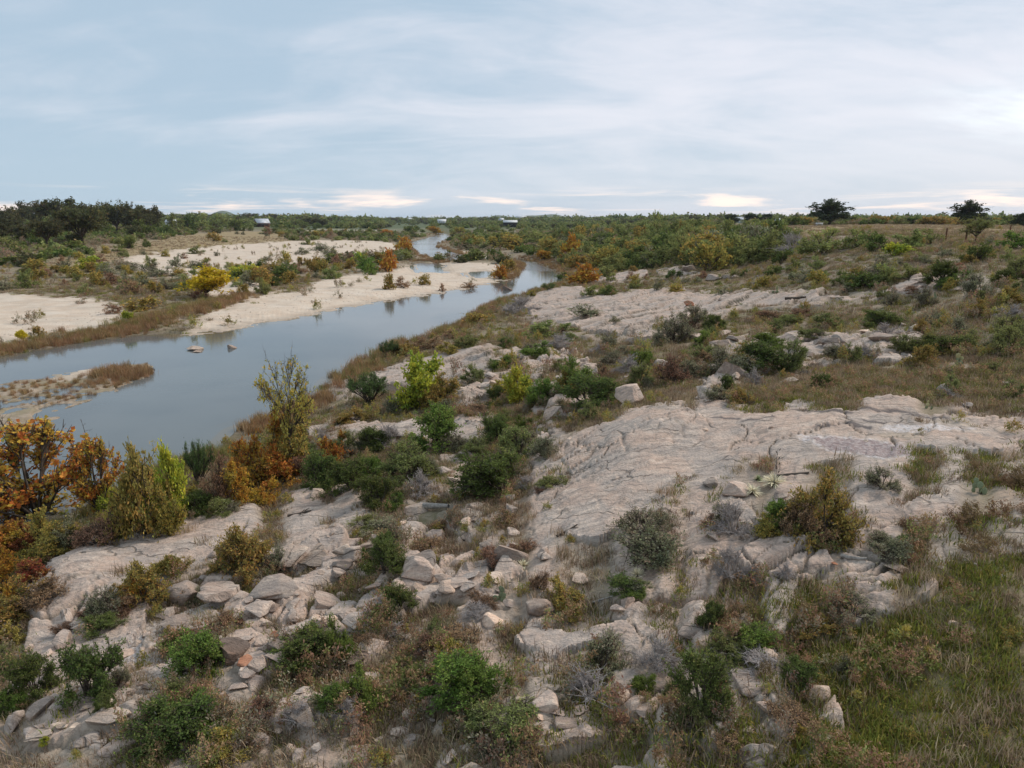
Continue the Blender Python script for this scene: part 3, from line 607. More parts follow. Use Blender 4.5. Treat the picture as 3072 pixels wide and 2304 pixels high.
# code: (object name, what it is, category, generator settings, number of variants)
KINDS = {
 'd': ('green_shrub', 'dense dark green shrub', 'shrub', dict(lobes=20, tips=24, nleaf=12000, ll=.029, lw=.26, rl=.17, palette=DG, weights=(5, 4, 3, 1)), 3),
 'b': ('leafy_shrub', 'bright green leafy shrub', 'shrub', dict(lobes=18, tips=22, nleaf=10000, ll=.031, lw=.27, rl=.17, palette=BG, weights=(5, 4, 3, 1)), 3),
 'm': ('mesquite_shrub', 'mid green mesquite shrub', 'shrub', dict(lobes=20, tips=20, nleaf=9000, ll=.034, lw=.17, rl=.17, palette=MG, weights=(5, 4, 3, 2)), 3),
 'g': ('sage_shrub', 'thin grey green shrub', 'shrub', dict(lobes=14, tips=18, nleaf=3600, ll=.036, lw=.2, rl=.2, palette=GG, weights=(4, 4, 3, 2), up=.6), 3),
 'y': ('yellow_tree', 'bright yellow leafy tree', 'tree', dict(lobes=14, tips=26, nleaf=8000, ll=.05, lw=.34, rl=.22, zb=.16, tree=True, trunk=.02, palette=YL, weights=(6, 4, 2, 1)), 1),
 'l': ('yellowing_shrub', 'yellow green shrub', 'shrub', dict(lobes=14, tips=24, nleaf=8500, ll=.042, lw=.32, rl=.19, palette=LI, weights=(4, 4, 3, 3)), 2),
 'o': ('orange_shrub', 'orange brown autumn shrub', 'shrub', dict(lobes=14, tips=24, nleaf=7500, ll=.038, lw=.3, rl=.2, palette=OR, weights=(4, 4, 3, 3, 2), bare=.12), 2),
 'r': ('red_shrub', 'dark red autumn shrub', 'shrub', dict(lobes=11, tips=20, nleaf=3800, ll=.05, lw=.34, rl=.22, palette=RD, weights=(4, 4, 3, 2), bare=.2), 1),
 'w': ('olive_shrub', 'olive yellow shrub', 'shrub', dict(lobes=14, tips=24, nleaf=8000, ll=.036, lw=.27, rl=.2, palette=OL, weights=(4, 4, 3, 3, 2), bare=.08), 3),
 'n': ('brown_shrub', 'dry brown shrub', 'shrub', dict(lobes=14, tips=22, nleaf=4200, ll=.032, lw=.22, rl=.2, palette=BR, weights=(4, 4, 3, 1), up=.5, bare=.2), 2),
 'x': ('bare_shrub', 'leafless grey shrub', 'shrub', dict(lobes=18, tips=20, nleaf=0, rl=.2, twig=.0040, up=.6, bark='deadtwig'), 2),
 'p': ('willow_shrub', 'upright plumed green shrub', 'shrub', dict(lobes=40, tips=9, nleaf=7000, ll=.05, lw=.10, rl=.12, plume=True, palette=[(.14, .20, .065), (.11, .155, .055), (.20, .24, .09), (.24, .21, .10)], weights=(4, 4, 3, 1), up=.8), 2),
 'k': ('pecan_tree', 'dark riverside tree', 'tree', dict(lobes=20, tips=18, nleaf=5200, ll=.045, lw=.38, rl=.19, zb=.22, tree=True, trunk=.028, palette=PK, weights=(4, 4, 3, 2), stem=.011), 4),
 'q': ('oak_tree', 'dark lone oak', 'tree', dict(lobes=26, tips=18, nleaf=6500, ll=.042, lw=.4, rl=.18, zb=.13, tree=True, trunk=.03, flat=1.3, palette=[(.085, .105, .05), (.07, .088, .045), (.11, .125, .06)], weights=(4, 4, 3), stem=.012), 2),
 's': ('sycamore_tree', 'orange and red sycamore tree', 'tree', dict(lobes=22, tips=18, nleaf=6500, ll=.030, lw=.42, rl=.17, zb=.07, tree=True, trunk=.014, flat=1.25, palette=SY, weights=(5, 3, 4, 3, 4), bare=.35, stem=.008), 2),
 'h': ('thin_tree', 'tall thin half bare tree with yellowing leaves', 'tree', dict(lobes=22, tips=12, nleaf=1900, ll=.026, lw=.36, rl=.15, zb=.34, tree=True, trunk=.009, palette=[(.56, .40, .09), (.45, .38, .10), (.60, .35, .07), (.35, .34, .10)], weights=(4, 4, 2, 2), bare=.4, up=.3, stem=.0036, twig=.0017, flat=1.1), 1),
 'e': ('open_tree', 'open crowned green mesquite tree', 'tree', dict(lobes=13, tips=16, nleaf=3600, ll=.04, lw=.2, rl=.2, zb=.25, tree=True, trunk=.02, palette=MG, weights=(4, 4, 3, 2), stem=.012), 1)}
FAR = dict(d=1400, b=1400, m=1500, g=700, l=1300, o=1200, r=900, w=1300, n=900, p=1200)
PROTO = {}
for q, (code, kd) in enumerate(KINDS.items()):
    PROTO[code] = [gen_plant(1000 + q * 37 + i, **kd[3]) for i in range(kd[4])]
    if code in FAR:
        kw = dict(kd[3]); kw.update(nleaf=FAR[code], ll=kw['ll'] * 2.3, tips=max(4, kw['tips'] // 3)); kw['lobes'] = min(kw['lobes'], 14)
        PROTO[code + '_far'] = [gen_plant(3000 + q * 37 + i, **kw) for i in range(2)]
print('plants', round(time.time() - T0, 1))

RECORDS = []                                                  # (object, kind phrase, photograph x, y)
PR = random.Random(11)
GROUPS = {}
def add_plant(code, loc, W_, H_, px, rz=None, phrase=None, lean=0, label=None):
    kd = KINDS[code]; dist = math.hypot(loc[0], loc[1])
    key = code + '_far' if (dist > 70 and code + '_far' in PROTO) else code
    st, lf = PR.choice(PROTO[key])
    root = empty(kd[0], loc, PR.uniform(0, 6.28) if rz is None else rz)
    root.scale = (W_ * PR.uniform(.9, 1.12), W_ * PR.uniform(.72, 1.1), H_)
    if kd[2] == 'shrub': root.rotation_euler = (PR.uniform(-.09, .09), PR.uniform(-.09, .09), root.rotation_euler[2])
    obj('stems' if kd[2] == 'shrub' else 'trunk', st, root)
    if lf is not None: obj('foliage' if kd[2] == 'shrub' else 'crown', lf, root)
    ph = phrase or kd[1]
    tag(root, label, kd[2], {'shrub': kd[1] + 's of the riverside scrub', 'tree': kd[1] + 's on the river banks'}[kd[2]])
    RECORDS.append([root, ph, px[0], px[1], label is not None, H_, W_]); return root
def place_plant(code, x, y, wp, hp, phrase=None, label=None):
    """base point, width and height in photograph pixels"""
    is_tree = KINDS[code][2] == 'tree'; gx, gy, r = ground(x, y - (.01 if is_tree else .05) * hp)
    z = zat(gx, gy); depth = gy * math.cos(PITCH) + (CAM_Z - z) * math.sin(PITCH)
    s = depth / F_PX; dp = math.atan2(CAM_Z - z, r); W_ = wp * s; h_ = hp * s
    H_ = max(.55 * h_, (h_ - .38 * W_ * math.sin(dp)) / math.cos(dp))
    k2 = 0 if is_tree else min(.22 * W_, .2 * H_ + .1); gx *= 1 + k2 / r; gy *= 1 + k2 / r                 # the base point traced is the front of the plant
    if label is None and r < 75 and code in 'dbmwg' and W_ > .7:
        for q in range(PR.choice((0, 1, 1, 2))):                                      # smaller neighbours grown into it
            an = PR.uniform(0, 6.28); sx, sy = gx + math.cos(an) * W_ * .5, gy + math.sin(an) * W_ * .45; i, j = near_idx(np.array([sx]), np.array([sy]))
            if sd_w[i[0], j[0]] < .5: continue
            k3 = PR.uniform(.4, .7); add_plant(PR.choice({'m': 'ggn', 'd': 'dgb', 'b': 'bwd', 'w': 'wgn', 'g': 'gn'}[code]), (sx, sy, zat(sx, sy) - .03), W_ * k3, H_ * k3, (x + math.cos(an) * wp * .5, y - math.sin(an) * wp * .12))
    return add_plant(code, (gx, gy, zat(gx, gy) - .03 * H_), W_ * 1.0, H_ * 1.02, (x, y), phrase=phrase, label=label)
Z_ = {'A': (0, 560, .4629), 'B': (1000, 560, .47378), 'C': (2048, 560, .4629), 'D': (0, 1000, .4629), 'E': (1000, 1000, .47378), 'F': (2048, 1000, .4629), 'G': (0, 1600, .4629), 'H': (1000, 1600, .47378), 'I': (2048, 1600, .4629)}
PLANTS = {
'A': "k60,300,150,150 k150,262,160,145 k240,270,170,155 k415,290,230,195 k540,392,260,250 k640,300,180,170 k760,310,200,190 k880,310,180,175 k975,305,130,165 k120,385,200,125 k310,402,170,180 d930,335,150,110 m80,455,170,110 d1080,325,120,70 m1140,300,140,110 d1220,290,140,100 m1300,285,130,95 m1380,272,120,80 m1440,265,110,75 d1540,290,100,70 k1610,242,110,65 k1640,240,80,60 k1760,242,90,60 k1845,242,55,50 k2030,262,120,58 k2090,265,70,50 d830,405,100,70 d950,395,50,52 w1390,357,75,55 m1455,362,40,25 n1885,337,42,30 o715,367,65,28 w230,562,110,85 l600,545,150,80 w470,592,130,70 n650,492,80,50 g840,547,180,55 n975,527,80,25 g1260,532,90,50 m1330,532,75,58 g1060,582,180,55 w1170,582,100,50 n700,642,150,80 m830,672,130,70 g940,645,110,70 g1080,672,150,80 l1600,612,130,95 d1820,625,160,110 w1875,635,90,80 m1700,702,120,100 n1940,567,120,65 w920,805,200,85 n740,826,100,62 l830,882,52,68 y150,1005,62,72 w255,990,55,78 g200,992,38,45 m2150,602,110,80 g1740,482,80,35 w1860,497,70,72 g1960,442,90,45 g1490,522,60,26 g1410,452,40,36 m1270,437,90,45 d1520,610,110,60 n1210,655,110,60 n300,590,70,60 w370,560,60,45 m660,560,70,50 n420,640,60,40 g2080,420,120,50 g2150,455,120,60 w2060,330,70,40 m1720,310,60,35 d1780,300,50,30 m1820,285,60,35 m1990,380,60,45 n1290,730,140,60 g1180,620,120,55",
'B': "l140,502,90,80 b210,542,130,100 b235,562,80,65 o345,547,100,130 w350,655,75,95 n440,645,95,70 w580,625,60,62 n690,667,52,48 n860,642,95,36 o450,408,95,78 o340,322,72,46 d725,457,42,50 o640,298,75,42 w1100,560,100,90 o1060,590,90,80 w800,312,90,50 w860,382,120,70 w930,392,90,65 m1030,372,85,72 w1130,402,160,95 m1290,385,150,95 o1500,465,130,140 w1390,435,150,95 d1640,425,140,100 m1580,395,120,80 m1850,435,170,110 d1760,402,170,100 g1960,495,95,98 o1590,625,190,120 m1730,575,105,72 x1180,805,210,110 m1640,692,115,62 d1740,692,105,62 m1920,645,85,52 g1590,835,220,80 g1780,862,72,42 m1330,965,210,115 d1090,1025,105,65 b1280,1085,165,95 m1480,915,115,52 m840,1025,155,85 n640,1035,95,85 p350,1095,125,115 w460,1075,135,95 g2150,1005,210,180 m1500,985,105,62 n760,960,120,60 w900,880,140,80 n1010,800,90,50 p1360,655,90,45 w1250,695,75,36 n560,1040,110,80 w720,1060,120,70 d1450,595,80,50 w1540,520,110,80 m1460,500,100,70 o1330,470,90,60",
'C': "d340,482,210,155 d640,502,135,82 m500,445,160,110 d620,425,125,115 m90,385,160,110 m900,445,235,155 m1110,405,155,112 d1260,425,165,112 m1470,405,175,112 m1600,375,185,92 l1380,448,125,72 d1895,492,195,102 b2130,405,185,102 g770,622,155,102 m900,628,105,72 d1040,638,135,82 d1180,668,205,102 m1310,642,125,112 m1460,612,155,102 d1670,668,225,152 d2070,642,105,92 m2190,622,145,122 d610,572,85,52 d550,592,52,42 m350,578,72,42 g270,702,92,52 m1300,728,85,62 d190,945,115,112 g60,925,205,122 m690,892,135,62 m950,925,225,102 d1300,915,205,102 g1620,905,205,82 x2130,865,165,92 m820,985,185,62 b550,1065,165,112 w420,1165,245,135 m1450,1075,185,112 d1650,1085,245,122 m1850,1055,225,112 m2120,1055,255,185 g2110,1112,135,52 x700,440,200,130 x150,470,220,60 x520,640,160,60 m180,460,130,90 d300,410,140,100 g420,420,120,90 w1760,1100,160,50 x1320,960,180,80 g1000,1120,160,90 x1180,1120,160,80 n560,870,180,70 n760,850,160,60 m1540,490,90,60 g1690,460,110,60 g1990,380,70,60 n1740,560,160,60 m1340,600,110,60 n1500,720,140,50",
'D': "o-40,1560,200,300 o60,1480,200,240 r170,1450,230,230 w400,1440,230,200 o1600,930,200,230 o2150,880,170,200 w1850,790,250,240 d1960,905,260,200 o1840,1010,260,220 l1000,1200,200,240 w860,1270,180,240 m760,1330,200,140 w950,1345,340,560 l1130,1255,250,470 p1290,1010,160,290 n1420,1150,160,340 o1560,1125,150,270 o1720,1135,160,170 o1750,1010,360,440 w1950,955,310,360 d2080,1005,230,250 n640,1385,260,210 g480,1405,210,190 r100,1500,260,220 w300,1505,260,340 d1290,1180,180,150 w1180,1180,200,200 m1430,1180,170,120 r60,1330,220,180 o2180,820,160,160 w1640,1000,180,200 l720,1200,160,180",
'E': "p230,465,210,200 l560,505,290,330 w690,485,200,200 m890,312,145,112 b1060,242,125,92 l1170,465,210,230 b1330,432,200,180 b1530,385,210,220 d1630,465,330,220 m1940,335,125,142 n2140,355,170,185 m1610,562,125,132 b650,765,280,290 d130,1005,280,230 d300,1115,245,205 m480,955,330,240 x560,1045,190,155 d1050,1045,430,300 m1170,805,255,200 m1390,975,175,82 m1080,585,135,102 b1210,612,105,82 g1960,1295,330,210 m80,800,220,170 d250,760,200,150 g760,760,170,120 m900,790,200,120 g1330,790,180,140 w1050,420,130,90 n880,500,220,70 d960,490,140,60 w130,560,180,90 n700,560,180,90 x1230,1000,140,100 g300,1290,260,110 m200,1240,200,90 n700,1270,180,90 n1090,1230,160,100 d330,1470,200,170 n600,1390,200,100 g1260,740,150,90 x1180,210,120,60 x1870,260,160,110 g1750,210,150,90 x1420,100,150,80 x1680,140,140,80 g1830,150,120,80",
'F': "w890,1405,360,440 x1030,1360,230,200 b620,1305,210,210 g1290,1025,210,135 x320,1335,240,240 g1320,1405,250,105 g280,1250,200,150 x470,350,120,110 b150,100,170,110 d1480,1370,170,70 x1720,440,140,80 m150,180,200,120 d490,240,280,150 g250,440,150,90 w370,470,110,110 m1990,250,110,60 m1750,275,130,50 g60,300,200,120",
'G': "o30,430,210,300 w140,610,280,280 r210,330,160,170 m60,900,180,150 w960,505,220,260 o880,470,140,170 w1110,290,200,140 w1620,335,330,320 g700,565,210,200 d600,1095,330,340 d230,1085,250,290 b1290,955,330,300 b1150,1255,350,200 d1150,1385,480,330 n1700,1205,220,130 w1480,1455,330,180 b1380,1355,300,150 d2050,905,390,280 n1440,660,220,140 n1300,750,160,90 d670,640,190,110 w760,420,110,90 n280,480,240,150 o50,640,150,250 w60,760,180,160 d690,1160,110,110 m1160,1090,180,120 x1950,1290,220,150 n560,560,120,80 g1260,470,150,120 b1170,760,180,130 n420,660,160,90 b2150,1160,180,150 l290,1400,60,50",
'H': "m640,655,220,185 d420,565,205,155 x360,705,205,135 m520,1015,165,135 b920,1065,290,225 b800,1185,430,330 m1090,1345,410,220 w750,865,260,155 g1720,935,310,255 x1620,1095,360,255 x2040,905,260,205 w1450,475,205,155 d1850,425,205,125 n1200,155,160,110 g1960,255,350,280 n1300,375,160,130 b70,865,160,280 b180,1185,230,230 d330,285,210,190 n1000,235,180,120 b1960,1035,135,125 m2170,1055,160,130 x80,1210,180,140 n600,780,180,120 x540,840,170,110 n820,700,220,100 n950,480,180,110 x900,560,180,110 n200,680,140,100 w1500,560,140,90 n1190,1420,260,100 m430,880,160,100",
'I': "b460,795,330,205 m300,855,260,170 d750,1005,190,195 g1050,955,175,135 d130,1205,310,390 d170,625,135,165 x310,335,255,240 x440,345,130,120 x660,295,125,85 g1350,185,255,145 x500,900,330,130 m60,1300,240,200 n300,1450,260,130 w760,1380,150,120 g1100,560,260,150 w900,720,260,130 n700,1260,260,140"}
for zk, txt in PLANTS.items():
    ox, oy, s = Z_[zk]
    for it in txt.split():
        code = it[0]; a, b, c_, d_ = [float(v) for v in it[1:].split(',')]
        place_plant(code, ox + a * s, oy + b * s, c_ * s, d_ * s)
# named trees
def zp(k2, a, b): ox, oy, s = Z_[k2]; return ox + a * s, oy + b * s
x, y = zp('A', 1350, 722); place_plant('y', x, y, 215 * .4629, 185 * .4629, label='bright yellow rounded tree on the far bank above the gravel bar')
x, y = zp('D', 250, 1260); place_plant('s', x, y, 620 * .4629, 700 * .4629, label='big orange and red sycamore at the water edge beside the dead leaning tree')
x, y = zp('D', 655, 1190); place_plant('s', x, y, 300 * .4629, 500 * .4629, label='small slender red orange sycamore between the big sycamore and olive shrubs')
x, y = zp('D', 1890, 960); place_plant('h', x, y, 400 * .4629, 780 * .4629, label='tall thin half bare tree with yellowing leaves reaching over the water')
x, y = zp('C', 1900, 365); place_plant('e', x, y, 200 * .4629, 160 * .4629, label='open forked mesquite tree behind the fence posts on the meadow edge')
x, y = zp('C', 1920, 742); place_plant('g', x, y, 180 * .4629, 155 * .4629, label='lone open grey green mesquite on the upper slope by the small ledge')
x, y = zp('B', 2060, 335); place_plant('m', x, y, 130 * .47378, 160 * .47378, label='tallest green tree rising over the brush belt above the horizon')
def at_range(xv, r):
    th, _ = ray(xv * 3072 / 2212, 700.0); return r * math.sin(th), r * math.cos(th)
for xv, r, W_, H_, code, lab in ((1790, 340, 15, 9.6, 'q', 'lone oak with wide lopsided crown standing beyond the tan pasture'), (2088, 340, 12.8, 8.6, 'q', 'rounded dark oak beyond the tan pasture over the fence posts'), (2207, 330, 7, 4.6, 'q', 'dark oak cut by the picture edge beyond the pasture'),
        (1579, 420, 8, 5.4, 'q', 'dark oak beside the white ranch house'), (1623, 420, 8.5, 5.4, 'q', 'dark oak between the white ranch house and white shed'), (1655, 425, 8, 5.2, 'q', 'smaller dark oak before the white gabled shed')):
    gx, gy = at_range(xv, r); add_plant(code, (gx, gy, zat(gx, gy)), W_, H_, (xv * 1.389, 655), label=lab)
# brush: belt right of the river, tree line beyond the pasture, scrub on both sides
def in_poly(px, py, poly):
    c = False; n = len(poly)
    for i in range(n):
        x1, y1 = poly[i - 1]; x2, y2 = poly[i]
        if (y1 > py) != (y2 > py) and px < (x2 - x1) * (py - y1) / (y2 - y1) + x1: c = not c
    return c
def fill(poly, n, codes, size, minpx, ybias=1.0, hh=(.7, 1.0), rockfree=True):
    xs = [p[0] for p in poly]; ys = [p[1] for p in poly]; done = []; tries = 0
    while len(done) < n and tries < n * 60:
        tries += 1
        px = PR.uniform(min(xs), max(xs)); py = min(ys) + (max(ys) - min(ys)) * PR.random() ** ybias
        if not in_poly(px, py, poly) or any(abs(px - a) < minpx * (py - 440) / 60 and abs(py - b) < minpx * .45 * (py - 440) / 60 for a, b in done): continue
        gx, gy, r = ground(px * 1.38879, py * 1.38879)
        i, j = near_idx(np.array([gx]), np.array([gy])); i = i[0]; j = j[0]
        if sd_w[i, j] < (.8 if r < 150 else 5.0) or (rockfree and mR[i, j] > .3): continue
        done.append((px, py)); W_ = PR.uniform(*size); z_ = zat(gx, gy); H_ = W_ * PR.uniform(*hh)
        if z_ > 7 and px > 1000: H_ = min(H_, max(1.2, 13.1 - z_ - .4 * PR.random())); W_ = min(W_, H_ * 1.9)
        add_plant(PR.choice(codes), (gx, gy, z_ - .05), W_, H_, (px * 1.38879, py * 1.38879))
fill([(1000,522),(1010,490),(1100,487),(1300,482),(1450,480),(1530,492),(1690,503),(1700,545),(1640,575),(1550,592),(1480,572),(1400,585),(1320,592),(1260,580),(1200,556),(1120,545),(1050,540)], 205, 'mmmmdmmgdw' + 'mw', (3.8, 7.0), 6, 1.3, (.6, .9))
fill([(1280,600),(1480,590),(1700,580),(2200,560),(2200,640),(1900,640),(1500,640),(1400,600)], 24, 'mgdmgw', (.9, 2.0), 16)
fill([(1900,660),(2200,650),(2200,860),(1700,840),(1560,740)], 19, 'mgdmgw', (.7, 1.6), 17)
fill([(0,560),(250,540),(450,560),(560,600),(420,640),(270,640),(0,630)], 40, 'gnwmgw', (1.6, 3.4), 9)
fill([(560,575),(760,560),(880,545),(880,560),(760,590),(620,610),(520,640),(480,610)], 34, 'gwmnwd', (1.6, 3.6), 9)
fill([(480,505),(700,495),(850,505),(880,520),(750,520),(640,515)], 40, 'gmdwng', (2.5, 5), 7)
fill([(340,485),(560,480),(840,484),(830,494),(600,492),(400,494)], 36, 'mdmdk', (5, 9), 7, 1.0, (.6, .85))
fill([(0,500),(280,490),(380,500),(250,520),(150,548),(0,548)], 16, 'kdmnk', (5, 10), 10, 1.0, (.6, .9))
fill([(700,930),(900,870),(1100,760),(1300,740),(1560,740),(1640,830),(1540,870),(1200,900),(1000,990),(700,1060)], 30, 'mgbdnxg', (.7, 1.7), 14)
prv = None
for k2 in range(60):
    xv = 1660 + 570 * (k2 + PR.random()) / 60; r = PR.uniform(345, 430)
    if abs(xv - 1678) < 14 or abs(xv - 1598) < 16: continue
    gx, gy = at_range(xv, r); W_ = PR.uniform(6, 11)
    add_plant(PR.choice('mmdmgdw'), (gx, gy, zat(gx, gy) - .2), W_, PR.uniform(2.3, 4.0), (xv * 1.389, 665 + PR.uniform(-2, 2)))
fill([(1240,620),(1300,590),(1380,580),(1500,585),(1600,630),(1480,630),(1320,638)], 15, 'mgdnwg', (1.0, 2.2), 12, 1.0, (.6, .9), False)
fill([(1080,655),(1210,622),(1320,638),(1460,632),(1700,646),(1880,644),(1700,685),(1440,725),(1300,735),(1140,690)], 0, 'g', (.7, 1.8), 12)
print('placed plants', len(RECORDS), round(time.time() - T0, 1))

# ------------------------------------------------------------------ boulders
import bmesh
def gen_rock(seed, cuts, rough, flat):
    rng = np.random.default_rng(seed); bm = bmesh.new(); bmesh.ops.create_icosphere(bm, subdivisions=4, radius=1.0)
    v = np.array([q.co[:] for q in bm.verts]); f = np.array([[q.index for q in p.verts] for p in bm.faces]); bm.free()
    v = np.sign(v) * np.abs(v) ** .85
    ph = rng.uniform(0, 50)
    v *= (1 + rough * (fbm(v[:, 0] * 1.1 + ph, v[:, 1] * 1.1 + v[:, 2] * .9, 3, seed) + fbm(v[:, 2] * 1.3 + ph, v[:, 1] * 1.2 - v[:, 0], 3, seed + 5)))[:, None]
    for k2 in range(cuts):
        n = rng.normal(size=3); n[2] = n[2] * .6 + .15; n /= np.linalg.norm(n); dd = rng.uniform(.36, .74)
        h = v @ n - dd; v -= np.maximum(h, 0)[:, None] * n * rng.uniform(.93, 1.0)
    ax = unit(np.array([rng.normal() * .4, rng.normal() * .4, 1.0])); lay = v @ ax
    v *= (1 + .035 * (np.abs((lay * 3.2 + fbm(v[:, 0] * 1.5, v[:, 1] * 1.5, 2, seed + 9) * 1.6) % 1 - .5) - .25))[:, None]
    v *= (1 + .03 * fbm(v[:, 0] * 6 + v[:, 2] * 5, v[:, 1] * 6 + ph, 2, seed + 3))[:, None]
    lo, hi = v.min(0), v.max(0); v = (v - (lo + hi) / 2) / (hi - lo)
    v[:, 2] *= 1.0
    return v, f
RV = [gen_rock(500 + i, (4, 6, 8, 10, 14, 7, 9, 12)[i % 8], (.5, .45, .4, .35, .3, .4, .3, .3)[i % 8], 1) for i in range(12)]
RM = {k2: [mesh_np('boulder', v, [f], MAT[k2], smooth=True) for v, f in RV] for k2 in ('rock', 'paler', 'darkrock', 'redrock')}
def add_rock(gx, gy, W_, H_, px, mat='rock', phrase=None, label=None, sink=.3, kind=None):
    v = PR.randrange(12) if kind is None else kind
    o = obj('boulder', RM[mat][v]); o.location = (gx, gy, zat(gx, gy) + H_ * (.5 - sink)); o.rotation_euler = (PR.uniform(-.16, .16), PR.uniform(-.16, .16), PR.uniform(0, 6.28))
    o.scale = (W_, W_ * PR.uniform(.62, .95), H_)
    size = 'small' if W_ < .45 else ('medium' if W_ < .9 else 'large'); flat = 'flat' if H_ < .42 * W_ else ('squat' if H_ < .6 * W_ else 'rounded')
    tone = dict(rock='grey', paler='pale', darkrock='dark', redrock='rusty brown')[mat]
    tag(o, label, 'boulder', 'loose boulders on the rocky bank')
    RECORDS.append([o, phrase or f'{size} {flat} {tone} boulder', px[0], px[1], label is not None, H_, W_]); return o
def place_rock(x, y, wp, hp, mat='rock', **kw):
    gx, gy, r = ground(x, y - .2 * hp); z = zat(gx, gy); depth = gy * math.cos(PITCH) + (CAM_Z - z) * math.sin(PITCH); s = depth / F_PX
    W_ = wp * s; h_ = hp * s; dp = math.atan2(CAM_Z - z, r)
    vis = max(.22 * W_, (h_ - .55 * W_ * math.sin(dp)) / math.cos(dp)); H_ = min(.72 * W_, vis * 1.2)
    gx *= 1 + .3 * W_ / r; gy *= 1 + .3 * W_ / r
    return add_rock(gx, gy, W_ * 1.05, H_, (x, y), mat, **kw)
ROCKS = {
'E': "1400,580,185,140 1510,568,92,82 1535,505,72,42 1875,485,165,135 1735,552,72,35 530,1165,145,80p 360,722,165,60 480,640,260,85 1030,632,110,60 985,660,110,40p 980,402,135,32p 1022,352,60,30p 1000,295,85,45 950,1245,150,100p 1110,1085,100,75 1120,1165,145,90 1130,1302,92,72 60,1445,130,105p 560,1485,245,135 1090,1455,250,160 2060,250,130,110 700,830,130,70 710,910,110,70 750,960,110,60 290,900,50,60d 1330,1430,90,80 430,1290,90,60 660,1340,140,100 840,1220,90,50p 890,1200,70,40",
'F': "340,1095,180,120 170,1015,100,85 640,1075,130,50 365,497,140,32p 160,445,170,110 300,305,180,140 690,332,140,24p 1690,412,115,92 500,1290,120,110 200,1350,130,70 690,1290,110,70 100,60,180,60 260,30,110,50 320,100,150,60 720,60,200,70 950,110,130,80 1180,-20,100,30 1300,60,180,60 2120,350,110,40 2170,335,60,30r 1830,480,80,30 1960,495,60,20 1010,70,90,50",
'G': "1190,525,240,260 1420,455,220,125 1430,525,250,125 430,595,110,95 410,775,150,185 540,645,120,110 60,1135,150,135p 100,1315,185,165 270,1205,160,135 250,1315,150,100 410,1165,120,92 270,1372,180,42p 390,1287,100,52p 490,1302,130,62p 550,1405,200,115 720,1312,265,72p 860,1205,150,92 700,1172,105,105 1050,1045,155,105 1210,1435,125,92 1980,1325,210,145p 1900,1452,105,82p 2060,1425,72,62 1510,865,200,155d 1590,872,130,62r 1690,942,130,120 1590,915,92,42 1600,975,105,42 1540,1035,110,55 1840,1095,170,82 1960,1045,92,52 1830,905,200,92 1800,805,125,102 1690,735,102,62 1590,725,112,52 1785,692,80,42r 1790,445,300,110 1780,525,120,65d 1700,565,180,105 2100,505,205,115 2125,605,115,62p 1900,585,105,95 1900,495,110,52 1610,465,62,52 1290,665,115,75 1150,645,200,92 2060,245,260,125p 1900,250,220,125p 1690,1390,130,90 1930,1500,120,80 1320,1300,200,110 30,930,120,50 20,870,70,40 180,780,70,60 350,940,120,60 1660,640,90,50 1730,610,60,35 1560,620,70,35r 150,340,60,30 225,345,60,30 640,1400,120,60 780,1450,230,80 950,1420,150,60 580,1150,110,60 820,1060,110,70 960,1030,80,60 1090,560,130,70",
'H': "550,335,205,185 690,332,112,85 640,175,140,60 440,422,105,62p 510,472,115,52 730,432,150,42p 850,422,115,72 970,382,92,45 1010,322,115,65p 1160,372,115,65 1050,392,85,52 90,532,112,42 190,532,62,42 140,632,145,95 290,452,125,52 260,402,115,62 40,422,65,45 410,362,105,52 1010,605,160,95p 1300,545,195,135 1800,522,105,72 1860,482,105,92 340,1002,125,95p 240,992,135,62 130,982,145,85 310,905,115,72 150,862,145,62d 480,1222,85,52p 510,1162,75,32p 330,1062,95,52 400,1122,135,60 420,1302,120,85p 480,1345,62,42 740,1475,115,85 1380,1292,62,52p 1450,1192,92,42 1480,1252,165,62 1600,1282,105,52 1900,1282,165,62 1330,1145,185,135 1800,1055,155,75d 2090,1055,82,92p 470,672,92,42 870,300,100,45 780,360,150,50 830,480,120,40p 770,540,70,40 680,440,60,30 620,475,70,40 60,250,130,80 30,330,90,60 200,385,90,45 130,190,130,110 230,130,110,60p 1010,430,90,50 1110,470,80,40 890,455,80,25 1350,420,120,50 1560,330,150,40p 1440,330,70,30 1330,190,90,100 1150,120,110,60 980,90,120,50 740,290,110,60 300,1130,70,40 130,1290,110,60d 190,1330,80,40 500,1330,60,50 850,1400,110,50 1420,1160,100,45 1560,1150,110,45 1960,1180,110,45 470,1090,60,35 620,1200,50,40",
'I': "1380,252,145,52p 1690,247,72,27 400,582,110,42p 300,632,125,42p 60,685,185,85 200,685,92,62 450,1065,300,155 850,1015,155,55 700,1005,125,55 420,1315,85,62p 320,1225,62,32 1370,735,55,32p 900,732,62,22p 985,925,62,32 980,212,42,22r 540,1180,120,40 240,1270,60,40 640,1500,110,40 580,660,50,40p 890,600,90,60",
'D': "2060,1080,110,75p 1850,1090,110,85d 1160,1110,80,35p 1010,1300,60,40",
'C': "200,620,100,50 280,605,60,30 340,600,60,25 40,560,90,50 730,985,130,60 900,1030,140,60 970,1080,130,70 1020,1060,70,50r 530,980,90,35 1180,950,90,25p 1310,1000,160,50 200,1010,130,60 240,1060,130,60 120,1040,70,50 320,1010,80,40 740,1070,70,50 820,1110,90,40 1430,910,90,30 1550,630,140,40p 1800,620,100,40p 1790,680,120,18p 2130,680,90,30p 2040,640,60,30 260,740,100,40 40,780,60,40r"}
